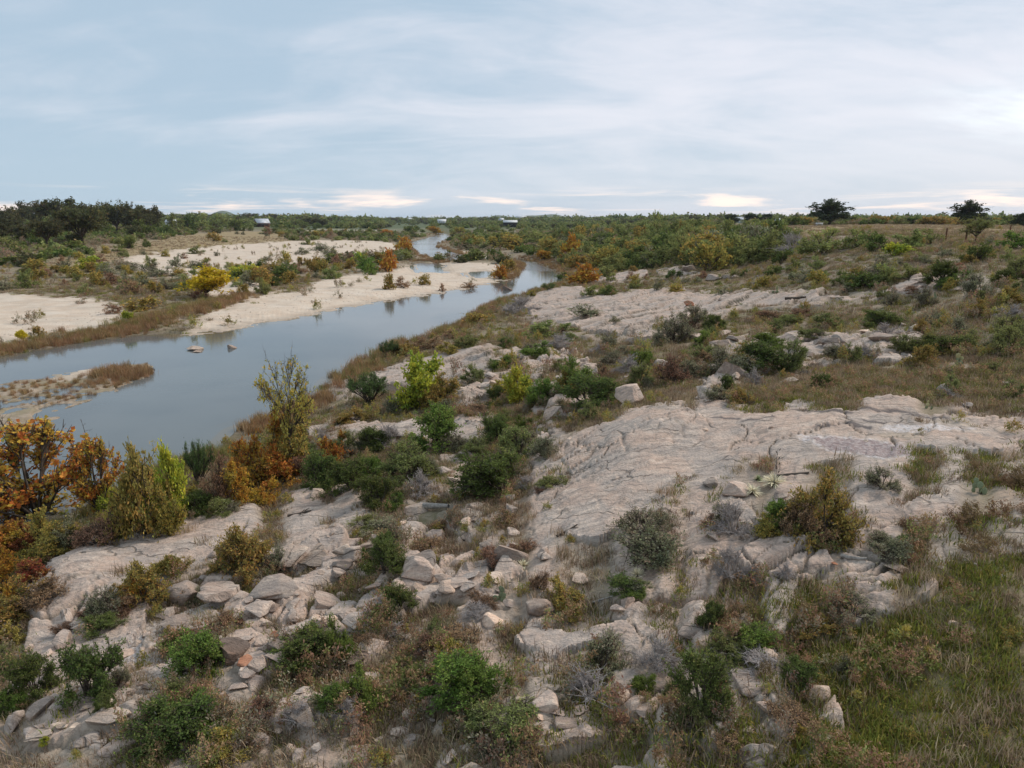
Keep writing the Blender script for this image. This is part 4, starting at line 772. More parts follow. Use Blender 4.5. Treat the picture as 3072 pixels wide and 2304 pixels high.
for zk, txt in ROCKS.items():
    ox, oy, s = Z_[zk]
    for it in txt.split():
        mt = {'p': 'paler', 'd': 'darkrock', 'r': 'redrock'}.get(it[-1], 'rock'); a, b, c_, d_ = [float(v) for v in it.rstrip('pdr').split(',')]
        place_rock(ox + a * s, oy + b * s, c_ * s, d_ * s, mt)
def water_rock(zk, a, b, W_, H_, mat, label):
    x, y = zp(zk, a, b); p_ = on_plane([(x * 2212 / 3072, y * 2212 / 3072)])[0]
    o = obj('boulder', RM[mat][PR.choice((1, 2, 8))]); o.location = (p_[0], p_[1], H_ * .22); o.scale = (W_, W_ * .6, H_); o.rotation_euler = (.05, .08, .2)
    tag(o, label, 'boulder', 'rocks in the river'); RECORDS.append([o, 'river rock', x, y, True, H_, W_])
water_rock('B', 1105, 656, 1.9, 1.0, 'darkrock', 'dark rock alone in the river off the sandbar tip')
water_rock('A', 1260, 1058, 1.7, .5, 'paler', 'pale flat rock breaking the water below the gravel bar')
water_rock('A', 1280, 1072, .9, .22, 'paler', 'thin pale stone touching the flat rock in the river')
water_rock('A', 1503, 1049, 1.0, .55, 'rock', 'small grey rock alone in open river water')
nb = sum(1 for r_ in RECORDS if r_[0].name.startswith('boulder')); print('boulders', nb)

# ------------------------------------------------------------------ stuff: grass, weeds, reeds, stones, far woods
SRC = {}
def tuft(seed, nbl, H_, spread, wd, palette, weights, curve=.5, lie=.5, seg=3):
    rng = np.random.default_rng(seed); b = np.concatenate([rng.normal(0, spread * .35, (nbl, 2)), np.zeros((nbl, 1))], 1)
    ang = rng.uniform(0, 6.283, nbl); out_ = np.stack([np.cos(ang), np.sin(ang), np.zeros(nbl)], 1); h = H_ * rng.uniform(.45, 1.05, nbl)[:, None]
    ln = rng.uniform(.1, 1, (nbl, 1)) * lie
    tip = b + out_ * h * ln + np.array([0, 0, 1]) * h * np.sqrt(np.maximum(.05, 1 - ln ** 2)); ctl = b + out_ * h * ln * .25 + np.array([0, 0, 1]) * h * .6
    side = np.stack([-np.sin(ang), np.cos(ang), np.zeros(nbl)], 1) * np.cos(rng.uniform(0, 1.2, (nbl, 1))) + out_ * np.sin(rng.uniform(0, 1.2, (nbl, 1))); side = unit(side)
    rows = []
    for k2 in range(seg + 1):
        tt = k2 / seg; P = bez(b, ctl, tip, np.full(nbl, tt)); w_ = wd * (1 - tt) ** .7 * .5 + wd * .04
        rows += [P - side * w_, P + side * w_]
    V_ = np.stack(rows, 1).reshape(-1, 3); base = np.arange(nbl)[:, None] * 2 * (seg + 1)
    F_ = np.concatenate([np.concatenate([base + 2 * k2, base + 2 * k2 + 1, base + 2 * k2 + 3, base + 2 * k2 + 2], 1) for k2 in range(seg)])
    pal = np.array(palette); wt = np.array(weights, float); pick = rng.choice(len(pal), nbl, p=wt / wt.sum())
    c = pal[pick] * (1 + (rng.random((nbl, 1)) - .5) * .5)
    return mesh_np('tuft', V_, [F_], MAT['blade'], col=np.repeat(c, 2 * (seg + 1), 0))
def weed(seed, **kw):
    st, lf = gen_plant(seed, **kw)
    return lf
def scatter(name, label, pts, scl, meshes, flatten=None, tiltmax=.15):
    """one object of many small plants or stones: its points carry turn and size, the shapes are shared"""
    key = name; coll = bpy.data.collections.new(name + '_shapes')
    for i, me in enumerate(meshes):
        coll.objects.link(bpy.data.objects.new(name + '_shape', me))
    n = len(pts); rng = np.random.default_rng(n + len(name))
    me = bpy.data.meshes.new(name); me.vertices.add(n); me.vertices.foreach_set('co', np.asarray(pts, np.float32).ravel())
    rot = np.stack([rng.uniform(-tiltmax, tiltmax, n), rng.uniform(-tiltmax, tiltmax, n), rng.uniform(0, 6.283, n)], 1).astype(np.float32)
    s3 = np.stack([scl, scl, scl * (rng.uniform(.75, 1.25, n) if flatten is None else flatten)], 1).astype(np.float32)
    for k2, v in (('rot', rot), ('scl', s3)):
        a = me.attributes.new(k2, 'FLOAT_VECTOR', 'POINT'); a.data.foreach_set('vector', v.ravel())
    a = me.attributes.new('pick', 'INT', 'POINT'); a.data.foreach_set('value', rng.integers(0, len(meshes), n).astype(np.int32))
    ng = bpy.data.node_groups.new(name, 'GeometryNodeTree')
    ng.interface.new_socket('Geometry', in_out='INPUT', socket_type='NodeSocketGeometry'); ng.interface.new_socket('Geometry', in_out='OUTPUT', socket_type='NodeSocketGeometry')
    N = ng.nodes; gi = N.new('NodeGroupInput'); go = N.new('NodeGroupOutput'); ip = N.new('GeometryNodeInstanceOnPoints'); ci = N.new('GeometryNodeCollectionInfo')
    ci.inputs['Collection'].default_value = coll; ci.inputs['Separate Children'].default_value = True; ci.inputs['Reset Children'].default_value = True
    ip.inputs['Pick Instance'].default_value = True
    for an, typ, sock in (('rot', 'FLOAT_VECTOR', 'Rotation'), ('scl', 'FLOAT_VECTOR', 'Scale'), ('pick', 'INT', 'Instance Index')):
        q = N.new('GeometryNodeInputNamedAttribute'); q.data_type = typ; q.inputs['Name'].default_value = an; ng.links.new(q.outputs['Attribute'], ip.inputs[sock])
    ng.links.new(gi.outputs[0], ip.inputs['Points']); ng.links.new(ci.outputs[0], ip.inputs['Instance']); ng.links.new(ip.outputs[0], go.inputs[0])
    o = obj(name, me); md = o.modifiers.new('scatter', 'NODES'); md.node_group = ng
    return tag(o, label, kind='stuff')
NR = np.random.default_rng(77)
def cand(n, r0, r1, power=2.0, half=43):
    th = NR.uniform(R(-half), R(half), n); u = NR.random(n); r = (r0 ** power + u * (r1 ** power - r0 ** power)) ** (1 / power)
    return r * np.sin(th), r * np.cos(th), r
CLEAR = [ground(*zp(*q)) for q in (('F', 590, 985), ('F', 450, 1035), ('F', 490, 952), ('I', 70, 840), ('H', 1200, 215), ('H', 1925, 270), ('F', 1935, 1035), ('F', 1805, 205), ('H', 1040, 430), ('F', 1590, 490), ('E', 640, 1125), ('E', 880, 545), ('F', 715, 912), ('I', 1110, 165))]
def clear_of(x, y):
    # bare ground round the yuccas, cacti and logs
    ok = np.ones(len(x), bool)
    for a, b, r in CLEAR: ok &= np.hypot(x - a * (1 - .45 / r), y - b * (1 - .45 / r)) > (.95 if r < 40 else 1.4)
    return ok
def pick(n, r0, r1, prob, power=2.0):
    x, y, r = cand(n, r0, r1, power); i, j = near_idx(x, y); p = prob(i, j, x, y, r) * clear_of(x, y); k2 = NR.random(n) < p
    x, y, r = x[k2], y[k2], r[k2]; return np.stack([x, y, zsample(x, y, Z) - .02], 1), r
land = (sd_w > .15) * (1 - mS) * (1 - rockA) * (1 - mG) * (1 - mM * .97)
patchA = fbm(X / 3.5, Y / 3.5, 3, 151); patchB = fbm(X / 6, Y / 6, 3, 153)
DRYP = [(.50, .385, .245), (.42, .315, .20), (.34, .25, .155), (.28, .245, .12)]; BRNP = [(.33, .24, .15), (.27, .19, .12), (.39, .285, .175), (.24, .215, .11)]; GRNP = [(.205, .23, .05), (.16, .18, .04), (.30, .275, .06), (.50, .40, .10), (.24, .165, .07)]; REDP = [(.29, .205, .11), (.24, .165, .09), (.34, .26, .10), (.40, .30, .13)]
TUF = dict(dry=[tuft(i, 50, .34, .5, .019, DRYP, (4, 4, 3, 2), lie=.8) for i in range(3)], brown=[tuft(10 + i, 55, .28, .55, .020, BRNP, (4, 4, 2, 3), lie=.85) for i in range(3)], green=[tuft(20 + i, 62, .21, .55, .023, GRNP, (4, 4, 3, 1, 2), lie=.9) for i in range(3)])
s1 = [weed(70 + i, lobes=9, tips=10, nleaf=420, ll=.075, lw=.22, rl=.22, palette=BR + MG, weights=(3, 3, 2, 1, 2, 2, 1, 2), up=.5) for i in range(3)]
s2w = [weed(80 + i, lobes=9, tips=10, nleaf=480, ll=.08, lw=.26, rl=.22, palette=MG + OL, weights=(3, 3, 2, 2, 2, 2, 1, 2, 1)) for i in range(3)]
s3w = [weed(85 + i, lobes=9, tips=10, nleaf=380, ll=.08, lw=.2, rl=.22, palette=GG + BR, weights=(3, 3, 2, 2, 1, 2, 1, 1), up=.6) for i in range(3)]
def sc_(r, a, b): return NR.uniform(a, b, len(r))
p1, r1 = pick(30000, 5, 42, lambda i, j, x, y, r: land[i, j] * np.clip(.35 + patchA[i, j] * 2.2, .05, 1) * (1 - .9 * mE[i, j] * (1 - mK[i, j])) * .8); scatter('dry_grass', 'dry tan grass tufts between the rocks', p1, sc_(r1, .5, 1.1), TUF['dry'])
p2, r2 = pick(36000, 5, 42, lambda i, j, x, y, r: land[i, j] * np.clip(.40 - patchA[i, j] * 2.0, .05, 1) * (1 - .5 * mK[i, j]) * (1 - .75 * mE[i, j] * (1 - mK[i, j])) * .9); scatter('brown_grass', 'brown weedy grass on the slope', p2, sc_(r2, .5, 1.1), TUF['brown'])
p3, r3 = pick(52000, 5, 42, lambda i, j, x, y, r: land[i, j] * np.clip(.10 + mE[i, j] * .75 + patchB[i, j] * 1.6, 0, 1) * (1 - .8 * mK[i, j])); scatter('green_grass', 'green grass on the grassy slope', p3, sc_(r3, .5, 1.15), TUF['green'])
p4, r4 = pick(9000, 5, 45, lambda i, j, x, y, r: land[i, j] * np.clip(.30 + patchB[i, j] * 2, .03, 1) * (1 - mK[i, j]) * .5); scatter('brown_weeds', 'low brown weeds among the grass', p4, sc_(r4, .2, .55), s1)
p5, r5 = pick(9000, 5, 45, lambda i, j, x, y, r: land[i, j] * np.clip(.22 - patchB[i, j] * 1.5 + mE[i, j] * .3, .02, 1) * (1 - mK[i, j]) * .4); scatter('green_weeds', 'low leafy green weeds', p5, sc_(r5, .18, .5), s2w)
sk = []
for rec in RECORDS:
    o = rec[0]; x_, y_ = o.location[0], o.location[1]
    if o.type == 'EMPTY' and math.hypot(x_, y_) < 60 and rec[6] > .4:
        q = int(4 + rec[6] * 6); a_ = NR.uniform(0, 6.283, q); d_ = rec[6] * NR.uniform(.28, .66, q); sk.append(np.stack([x_ + np.cos(a_) * d_, y_ + np.sin(a_) * d_], 1))
sk = np.concatenate(sk); i, j = near_idx(sk[:, 0], sk[:, 1]); sk = sk[clear_of(sk[:, 0], sk[:, 1]) & (sd_w[i, j] > .2) & (NR.random(len(sk)) > mR[i, j] * .9)]; sk3 = np.stack([sk[:, 0], sk[:, 1], zsample(sk[:, 0], sk[:, 1], Z) - .03], 1); hf_ = NR.random(len(sk)) < .5
scatter('shrub_litter', 'dry weeds crowding the feet of the shrubs', sk3[hf_], NR.uniform(.25, .65, hf_.sum()), s1 + s3w); scatter('shrub_grass', 'mixed grass round the feet of the shrubs', sk3[~hf_], NR.uniform(.5, 1.2, (~hf_).sum()), TUF['dry'] + TUF['green'] + TUF['brown'])
p6, r6 = pick(60000, 40, 160, lambda i, j, x, y, r: land[i, j] * np.clip(.5 + patchA[i, j], .1, 1), 1.5); scatter('slope_grass', 'brown grass on the middle slope', p6, sc_(r6, .8, 1.6), TUF['brown'] + TUF['dry'][:2] + TUF['green'])
p7, r7 = pick(16000, 40, 200, lambda i, j, x, y, r: land[i, j] * np.clip(.35 + patchB[i, j] * 1.6, .03, 1) * (1 - .8 * mT[i, j]), 1.5); scatter('slope_weeds', 'low grey green weeds on the middle slope', p7, sc_(r7, .35, 1.0), s1 + s2w + s3w)
p8, r8 = pick(26000, 120, 460, lambda i, j, x, y, r: land[i, j] * np.clip(.22 + mT[i, j] * .6, 0, 1), 1.5); scatter('meadow_grass', 'tan grass of the far meadows', p8, sc_(r8, 1.2, 2.2), TUF['dry'] + TUF['brown'][:1])
p9, r9 = pick(15000, 70, 480, lambda i, j, x, y, r: ((sd_w[i, j] > .3) * mS[i, j] * np.clip(.06 + fbm(x / 14, y / 14, 3, 161) * .9 * sstep(2, 9, sd_w[i, j]), 0, .5)), 1.3); scatter('sand_sprouts', 'small grey green plants dotted on the sand', p9, sc_(r9, .5, 1.7), s3w + s2w[:1])
s4r = [weed(90 + i, lobes=9, tips=10, nleaf=520, ll=.08, lw=.22, rl=.22, palette=REDP, weights=(3, 3, 2, 1), up=.5) for i in range(3)]
pz, rz_ = pick(16000, 5, 32, lambda i, j, x, y, r: land[i, j] * mE[i, j] * (1 - mK[i, j]) * np.clip(.08 - patchA[i, j] * 2.4, 0, .5)); scatter('russet_weeds', 'russet brown weeds in the green grass', pz, sc_(rz_, .22, .55), s4r)
# reeds along the water
reedn = fbm(X / 6, Y / 6, 3, 171)
RDP = [(.42, .28, .145), (.33, .215, .115), (.48, .345, .19), (.27, .205, .085), (.38, .215, .095)]; RGP = [(.26, .26, .085), (.33, .27, .10), (.22, .235, .075), (.40, .30, .13)]
TUF['reed'] = [tuft(40 + i, 80, 1.0, .8, .03, RDP, (4, 4, 3, 2, 3), lie=.55) for i in range(3)]; TUF['greenreed'] = [tuft(50 + i, 80, 1.0, .8, .03, RGP, (4, 4, 3, 2), lie=.5) for i in range(2)]
REEDS = [([(-60,772),(0,765),(60,752),(133,741),(213,728),(300,716),(347,704),(420,688),(480,668),(530,655)], 2.6, 1100, .95, 'reed'), ([(-60,768),(60,750),(213,726),(347,702),(480,664)], 2.4, 420, .9, 'greenreed'),
 ([(720,840),(785,790),(830,763),(880,738),(940,720),(1010,697),(1040,670),(1090,647),(1140,634),(1205,612)], 3.0, 700, .95, 'reed'), ([(720,838),(830,762),(880,736),(1010,695),(1090,647),(1150,630),(1230,604)], 3.4, 420, 1.0, 'greenreed'),
 ([(930,531),(980,546),(1020,555),(1078,557),(1122,558),(1160,564),(1190,573),(1215,586),(1240,602)], 6.5, 1300, .95, 'reed'), ([(990,560),(1060,560),(1105,563),(1124,570),(1115,590),(1090,604)], 3.5, 600, 1.0, 'reed'),
 ([(880,524),(884,538),(903,550),(928,558),(965,563),(1000,565)], 4.0, 500, .9, 'reed'), ([(885,518),(925,508),(945,502)], 9.0, 260, .9, 'reed'), ([(980,512),(965,522),(952,529)], 9.0, 260, .9, 'reed'), ([(895,565),(930,566),(965,568)], 3.0, 160, .9, 'reed'),
 ([(0,1270),(60,1212),(150,1158),(230,1092),(330,1040),(430,1003),(510,975)], 1.6, 260, .8, 'greenreed'), ([(545,930),(620,900),(700,858)], 1.6, 160, .9, 'reed')]
rp = {'reed': [], 'greenreed': []}
def spread_line(line, width, n):
    q = on_plane(line); seg = np.hypot(*np.diff(q, axis=0).T); cum = np.concatenate([[0], np.cumsum(seg)]); t_ = np.sort(NR.random(n)) * cum[-1]
    px_ = np.interp(t_, cum, q[:, 0]) + NR.normal(0, width * .4, n); py_ = np.interp(t_, cum, q[:, 1]) + NR.normal(0, width * .4, n); return px_, py_
for line, width, n, hh_, kd_ in REEDS:
    x_, y_ = spread_line(line, width, n); i, j = near_idx(x_, y_); ok = (sd_w[i, j] > -.35) & (NR.random(n) < np.clip(.75 + reedn[i, j] * 1.5, .1, 1))
    x_, y_ = x_[ok], y_[ok]; rp[kd_].append(np.stack([x_, y_, np.maximum(zsample(x_, y_, Z), -.05) - .02, NR.uniform(.55, 1.1, len(x_)) * hh_], 1))
x_, y_, r_ = cand(24000, 38, 95, 1.6); i, j = near_idx(x_, y_); qq = sd_isle[i, j] + fbm(x_ / 1.5, y_ / 1.5, 2, 181) * 1.4
tipd = np.hypot(x_ - on_plane([(262, 812)])[0][0], y_ - on_plane([(262, 812)])[0][1])
ok = (qq < .25) & (NR.random(len(x_)) < np.clip(.42 + reedn[i, j] * 2.2 + .8 * sstep(4.5, 2, tipd), 0, 1)); rp['reed'].append(np.stack([x_, y_, zsample(x_, y_, Z) - .02, NR.uniform(.2, .45, len(x_)) + .7 * sstep(4.0, 1.0, tipd) * NR.uniform(.5, 1, len(x_))], 1)[ok])
r_a = np.concatenate(rp['reed']); r_b = np.concatenate(rp['greenreed'])
scatter('reeds', 'tan and brown reeds along the water and on the low islands', r_a[:, :3], r_a[:, 3], TUF['reed']); scatter('green_reeds', 'olive green reeds mixed along the shore', r_b[:, :3], r_b[:, 3], TUF['greenreed']); p10 = r_a
# loose stones
p11, r11 = pick(26000, 6, 60, lambda i, j, x, y, r: np.clip(mG[i, j] * .9 + mB[i, j] * .42 + mR[i, j] * .012 + land[i, j] * .01, 0, 1) * (sd_w[i, j] > .2)); scatter('loose_stones', 'small loose stones and gravel', p11, NR.uniform(.05, .22, len(r11)) * (1 + NR.random(len(r11)) ** 6 * 1.5), RM['paler'][:4] + RM['rock'][4:8], flatten=NR.uniform(.4, .8, len(r11)), tiltmax=.4)
p12, r12 = pick(60000, 50, 190, lambda i, j, x, y, r: mS[i, j] * (sd_w[i, j] > .1) * (sd_w[i, j] < 16) * .35, 1.6); scatter('bar_gravel', 'pale cobbles along the gravel bar', p12, NR.uniform(.08, .28, len(r12)), RM['paler'][:3] + RM['rock'][3:5], flatten=NR.uniform(.35, .6, len(r12)), tiltmax=.3)
# far woods
def house_view(x, y, r):
    th = np.arctan2(x, y); k = np.ones(len(x))
    for xv, rh, hw in ((1598, 800, .010), (1678, 600, .008), (567, 830, .010), (1102, 900, .011), (955, 1300, .007)): k *= ~((np.abs(th - float(ray(xv * 3072 / 2212, 700.0)[0])) < hw) & (r < rh) & (r > rh * .25))
    return k
FT = [weed(200 + i, lobes=12, tips=6, nleaf=260, ll=.17, lw=.42, rl=.26, palette=pal, weights=(4, 4, 3, 2), tree=False) for i, pal in enumerate((DG, MG, DG, MG, PK))]
p13, r13 = pick(26000, 430, 4200, lambda i, j, x, y, r: wood[i, j] * (sd_w[i, j] > 6) * (mS[i, j] < .3) * np.where(r < 900, .55, .9) * house_view(x, y, r), 1.15); scatter('far_woods', 'dark green woods stretching to the horizon', p13, NR.uniform(5, 10, len(r13)) * np.clip(r13 / 900, .8, 1.6) * np.clip(1 + 2.2 * fbm(p13[:, 0] / 260, p13[:, 1] / 260, 3, 191), .5, 1.6), FT, flatten=NR.uniform(.5, .75, len(r13)))
p14, r14 = pick(11000, 200, 620, lambda i, j, x, y, r: (sd_w[i, j] > 4) * (mS[i, j] < .3) * (mT[i, j] < .3) * .5 * ~((x / y > .26) & (r < 345)) * house_view(x, y, r), 1.4); scatter('low_brush', 'low brush covering the middle distance', p14, NR.uniform(2.5, 5.0, len(r14)), FT + s3w, flatten=NR.uniform(.45, .75, len(r14)))
print('stuff', [len(q) for q in (p1, p2, p3, p4, p5, p6, p7, p8, p9, p10, p11, p12, p13, p14)], round(time.time() - T0, 1))

# ------------------------------------------------------------------ buildings, posts, wood, cacti, yuccas
def box(x0, x1, y0, y1, z0, z1):
    v = np.array([(x, y, z) for z in (z0, z1) for x, y in ((x0, y0), (x1, y0), (x1, y1), (x0, y1))], float)
    return v, np.array([(3, 2, 1, 0), (4, 5, 6, 7), (0, 1, 5, 4), (1, 2, 6, 5), (2, 3, 7, 6), (3, 0, 4, 7)])
def part(name, geos, mat, parent=None, smooth=False):
    G = Geo()
    for v, f in geos: G.add(np.asarray(v, float), np.asarray(f))
    v, f = G.done(); return obj(name, mesh_np(name, v, f, MAT[mat], smooth=smooth), parent)
def gable(L_, D_, h, rise, over=.4, th=.18):
    roofs = []
    for s in (-1, 1):
        y0 = s * (D_ / 2 + over); z0 = h - rise * over / (D_ / 2)
        q = [(-L_ / 2 - over, y0, z0), (L_ / 2 + over, y0, z0), (L_ / 2 + over, 0, h + rise), (-L_ / 2 - over, 0, h + rise)]
        v = np.array(q + [(a, b, c + th) for a, b, c in q]); roofs.append((v, np.array([(3, 2, 1, 0), (4, 5, 6, 7), (0, 1, 5, 4), (1, 2, 6, 5), (2, 3, 7, 6), (3, 0, 4, 7)])))
    ends = []
    for s in (-1, 1):
        x0 = s * L_ / 2; x1 = x0 - s * .15
        v = np.array([(x0, -D_ / 2, h), (x0, D_ / 2, h), (x0, 0, h + rise), (x1, -D_ / 2, h), (x1, D_ / 2, h), (x1, 0, h + rise)])
        ends.append((v, np.array([(0, 1, 2), (5, 4, 3)])))
    return roofs, ends
def house(name, xv, r, L_, D_, h, rise, rz, wall, roof, label, windows=2, lift=0):
    gx, gy = at_range(xv, r); e = empty(name, (gx, gy, zat(gx, gy) + lift - .1), rz); tag(e, label, 'building')
    rf, en = gable(L_, D_, h, rise)
    part('wall', [box(-L_ / 2, L_ / 2, -D_ / 2, D_ / 2, 0, h)] + en, wall, e)
    part('roof', rf, roof, e)
    for k2 in range(windows):
        xx = -L_ / 2 + L_ * (k2 + .5) / windows
        wf = part('window', [box(xx - .6, xx + .6, -D_ / 2 - .06, -D_ / 2 - .005, h * .38, h * .78)], 'dark', e)
    part('door', [box(-.5, .5, -D_ / 2 - .09, -D_ / 2 - .01, .05, 2.0)], 'dark', e) if windows % 2 == 0 else None
    RECORDS.append([e, label, xv * 1.389, 650, True, h, L_]); return e
b = house('barn', 567, 830, 14, 10, 4.6, 4.0, R(38), 'redwood', 'metal', 'old red barn with a grey metal roof among trees on the far bank', 1)
part('lean_to_roof', [box(-7, 7, -9.2, -5.2, 3.3, 3.5)], 'metal', b)
for k2 in range(4): part('post', [box(-6.6 + 4.4 * k2 - .12, -6.6 + 4.4 * k2 + .12, -9.0, -8.76, 0, 3.3)], 'dark', b)
house('ranch_house', 1598, 800, 12.5, 8, 4.2, 2.3, R(4), 'white', 'metal', 'white ranch house with long pale roof between dark oaks on the horizon', 3)
house('white_shed', 1678, 600, 5.6, 4.5, 2.6, 1.2, R(62), 'white', 'white', 'small white gabled shed at the far edge of the pasture', 1)
house('pale_house', 372, 700, 8, 6, 3.0, 1.8, R(10), 'white', 'white', 'pale house glimpsed over the treetops behind the far bank trees', 2, 2.0)
house('lodge', 1102, 900, 17, 9, 5.5, 2.4, R(3), 'dark', 'white', 'dark lodge with a white roof above the brush belt', 2, 1.0)
house('long_shed', 1126, 2300, 34, 14, 7, 4, R(2), 'white', 'white', 'long white shed on the low hill at the horizon', 3, 9)
house('roadside_shed', 1083, 1500, 10, 8, 5, 3, R(40), 'white', 'white', 'white shed beside the dark lodge in the woods', 1, 4)
house('riverside_house', 955, 1300, 15, 10, 4, 3, R(5), 'white', 'white', 'white roofed house upstream beside the river', 2, 3)
house('distant_house', 886, 1900, 14, 10, 5, 3, R(5), 'white', 'white', 'white roofed house lost in the woods far upstream', 2, 4)
gx, gy = at_range(1768, 300); e = empty('feed_trough', (gx, gy, zat(gx, gy)), .1); tag(e, 'white feed trough on legs at the pasture edge', 'trough')
part('basin', [box(-1.2, 1.2, -.5, .5, .7, 1.2), ], 'white', e); part('rim', [box(-1.25, 1.25, -.55, -.45, 1.2, 1.28), box(-1.25, 1.25, .45, .55, 1.2, 1.28)], 'metal', e)
for sx in (-1, 1):
    for sy in (-.4, .4): part('leg', [box(sx - .06, sx + .06, sy - .06, sy + .06, 0, .7)], 'metal', e)
def post(zk, a, b_, hpx, lab):
    x, y = zp(zk, a, b_); gx, gy, r = ground(x, y); hh = hpx * .4629 * r / F_PX
    v, f = tubes(np.array([[0, 0, -.2]]), np.array([[.01, 0, hh * .5]]), np.array([[.03, .01, hh]]), [.10], [.085], 5, 8)
    tip = np.array([[.03, .01, hh]]); vv = np.concatenate([v, tip + [[0, 0, .03]]]); n = len(v)
    o = part('fence_post', [(v, f), (np.concatenate([v[-8:], tip + [[0, 0, .03]]]), np.array([(k2, (k2 + 1) % 8, 8) for k2 in range(8)]))], 'post'); o.location = (gx, gy, zat(gx, gy)); tag(o, lab, 'post', 'old fence posts at the pasture'); RECORDS.append([o, 'fence post', x, y, True, hh, .2]); return gx, gy
post('C', 1703, 352, 68, 'rusty brown fence post standing clear at the pasture edge'); post('C', 1832, 362, 90, 'dark fence post half behind the open forked mesquite tree'); post('C', 2120, 300, 40, 'short fence post in the meadow at the photo edge')

def limb(p0, p1, r0, r1, bend=.0, k2=8, sides=6, rng=None):
    p0 = np.array(p0, float); p1 = np.array(p1, float); m_ = (p0 + p1) / 2 + (rng.normal(0, bend, 3) if rng is not None else 0)
    return tubes(p0[None], m_[None], p1[None], [r0], [r1], k2, sides)
def driftwood(zk, a, b_, lpx, ang, rad, mat, label, forks=2, name='driftwood_log'):
    x, y = zp(zk, a, b_); gx, gy, r = ground(x, y); s = _s(gx, gy); L_ = lpx * Z_[zk][2] * s; rng = np.random.default_rng(int(a + b_)); o_ = Geo()
    ca_, sa_ = math.cos(R(ang)), math.sin(R(ang)); ends = []
    for t_ in (-.5, .5): ends.append((ca_ * L_ * t_, sa_ * L_ * t_, zat(gx + ca_ * L_ * t_, gy + sa_ * L_ * t_) - zat(gx, gy) + rad * .8))
    g = [limb(ends[0], ends[1], rad, rad * .55, L_ * .05, 10, 7, rng)]
    for k2 in range(forks):
        t_ = rng.uniform(.3, .8); p0 = np.array(ends[0]) * (1 - t_) + np.array(ends[1]) * t_; an = R(ang) + rng.choice((-1, 1)) * rng.uniform(.4, .9); g.append(limb(p0, p0 + np.array([math.cos(an), math.sin(an), .25]) * L_ * rng.uniform(.2, .4), rad * .5, rad * .2, L_ * .03, 6, 5, rng))
    o = part(name, g, mat, None, True); o.location = (gx, gy, zat(gx, gy) + .01); tag(o, label, 'driftwood', 'driftwood on the bank'); RECORDS.append([o, 'log', x, y, True, rad, L_])
def _s(gx, gy): return (gy * math.cos(PITCH) + (CAM_Z - zat(gx, gy)) * math.sin(PITCH)) / F_PX
driftwood('E', 640, 1125, 210, -25, .14, 'palebark', 'thick grey log lying beside the big flat pale boulder', 0)
driftwood('E', 880, 545, 230, -40, .06, 'palebark', 'pale forked driftwood branch lying below the yellow green tree', 3, 'driftwood_branch')
driftwood('F', 715, 912, 195, -12, .055, 'bark', 'dark curved driftwood stick on the rock dome behind the yuccas', 0, 'driftwood_branch')
driftwood('E', 1480, 1245, 150, 25, .035, 'bark', 'thin brown stick lying low on the rock dome', 1, 'driftwood_branch')
driftwood('I', 1110, 165, 160, -50, .06, 'palebark', 'bleached log at the rock edge above the grass slope', 1)
driftwood('F', 590, 840, 180, 25, .02, 'palebark', 'thin bleached stalk lying flat on the rock dome', 0, 'driftwood_branch')
driftwood('C', 730, 742, 130, -4, .16, 'bark', 'dark log lying on the far rock slab', 1)
driftwood('C', 490, 490, 170, 20, .3, 'palebark', 'heap of grey fallen branches before the brush belt', 6, 'driftwood_branch')
driftwood('H', 1700, 440, 160, -15, .03, 'palebark', 'bent pale branch over the rock below the sparse shrub', 1, 'driftwood_branch')
driftwood('I', 890, 850, 140, -45, .035, 'palebark', 'slim pale branch in the weeds of the grass slope', 0, 'driftwood_branch')
driftwood('D', 1940, 1165, 150, 18, .05, 'bark', 'dark broken branch on the slab beside the olive shrub', 3, 'driftwood_branch')
driftwood('D', 950, 235, 120, -10, .06, 'bark', 'snagged dead branches at the tip of the reed island', 4, 'driftwood_branch')
driftwood('H', 960, 1130, 200, 10, .018, 'palebark', 'thin pale dead twig caught over the big green shrub', 3, 'driftwood_branch')
def dead_tree(zk, a, b_, top, label, rad=.07, n=16):
    x, y = zp(zk, a, b_); gx, gy, r = ground(x, y); s = _s(gx, gy) * Z_[zk][2]; rng = np.random.default_rng(int(a) + 5)
    tx = (top[0] - a) * s; tz = (b_ - top[1]) * s * .95; p0 = np.array([0, 0, -.1]); p1 = np.array([tx, .2, tz])
    e = empty('dead_tree', (gx, gy, zat(gx, gy))); tag(e, label, 'tree'); part('trunk', [limb(p0, p1, rad, rad * .3, .12, 12, 7, rng)], 'bark', e, True)
    g = []
    for k2 in range(n):
        t_ = rng.uniform(.25, 1); q = p0 * (1 - t_) + p1 * t_; L_ = tz * rng.uniform(.12, .32) * (1.2 - .6 * t_); dr = unit(rng.normal(size=3) * np.array([1, 1, .3]) + np.array([0, 0, .6])); q1 = q + dr * L_; g.append(limb(q, q1, rad * .35, rad * .08, .05, 6, 4, rng))
        for _ in range(3): w_ = q * .4 + q1 * .6; g.append(limb(w_, w_ + unit(dr + rng.normal(size=3) * .6) * L_ * .5, rad * .14, rad * .05, .03, 4, 3, rng))
    part('branches', g, 'bark', e); RECORDS.append([e, 'dead tree', x, y, True, tz, 1])
dead_tree('D', 200, 900, (-20, 420), 'dead leaning tree with bare grey branches over the water', .09)
dead_tree('D', 600, 800, (545, 540), 'thin bare sapling pointing up between the two sycamores', .03, 8)
dead_tree('H', 1215, 1195, (1222, 1050), 'bleached bare snag beside the big green shrub', .025, 5)
dead_tree('G', 300, 930, (270, 815), 'crooked bleached snag over the dark shrub at the gravel', .025, 6)
dead_tree('C', 895, 445, (905, 375), 'pale dead tree before the brush belt', .12, 10)

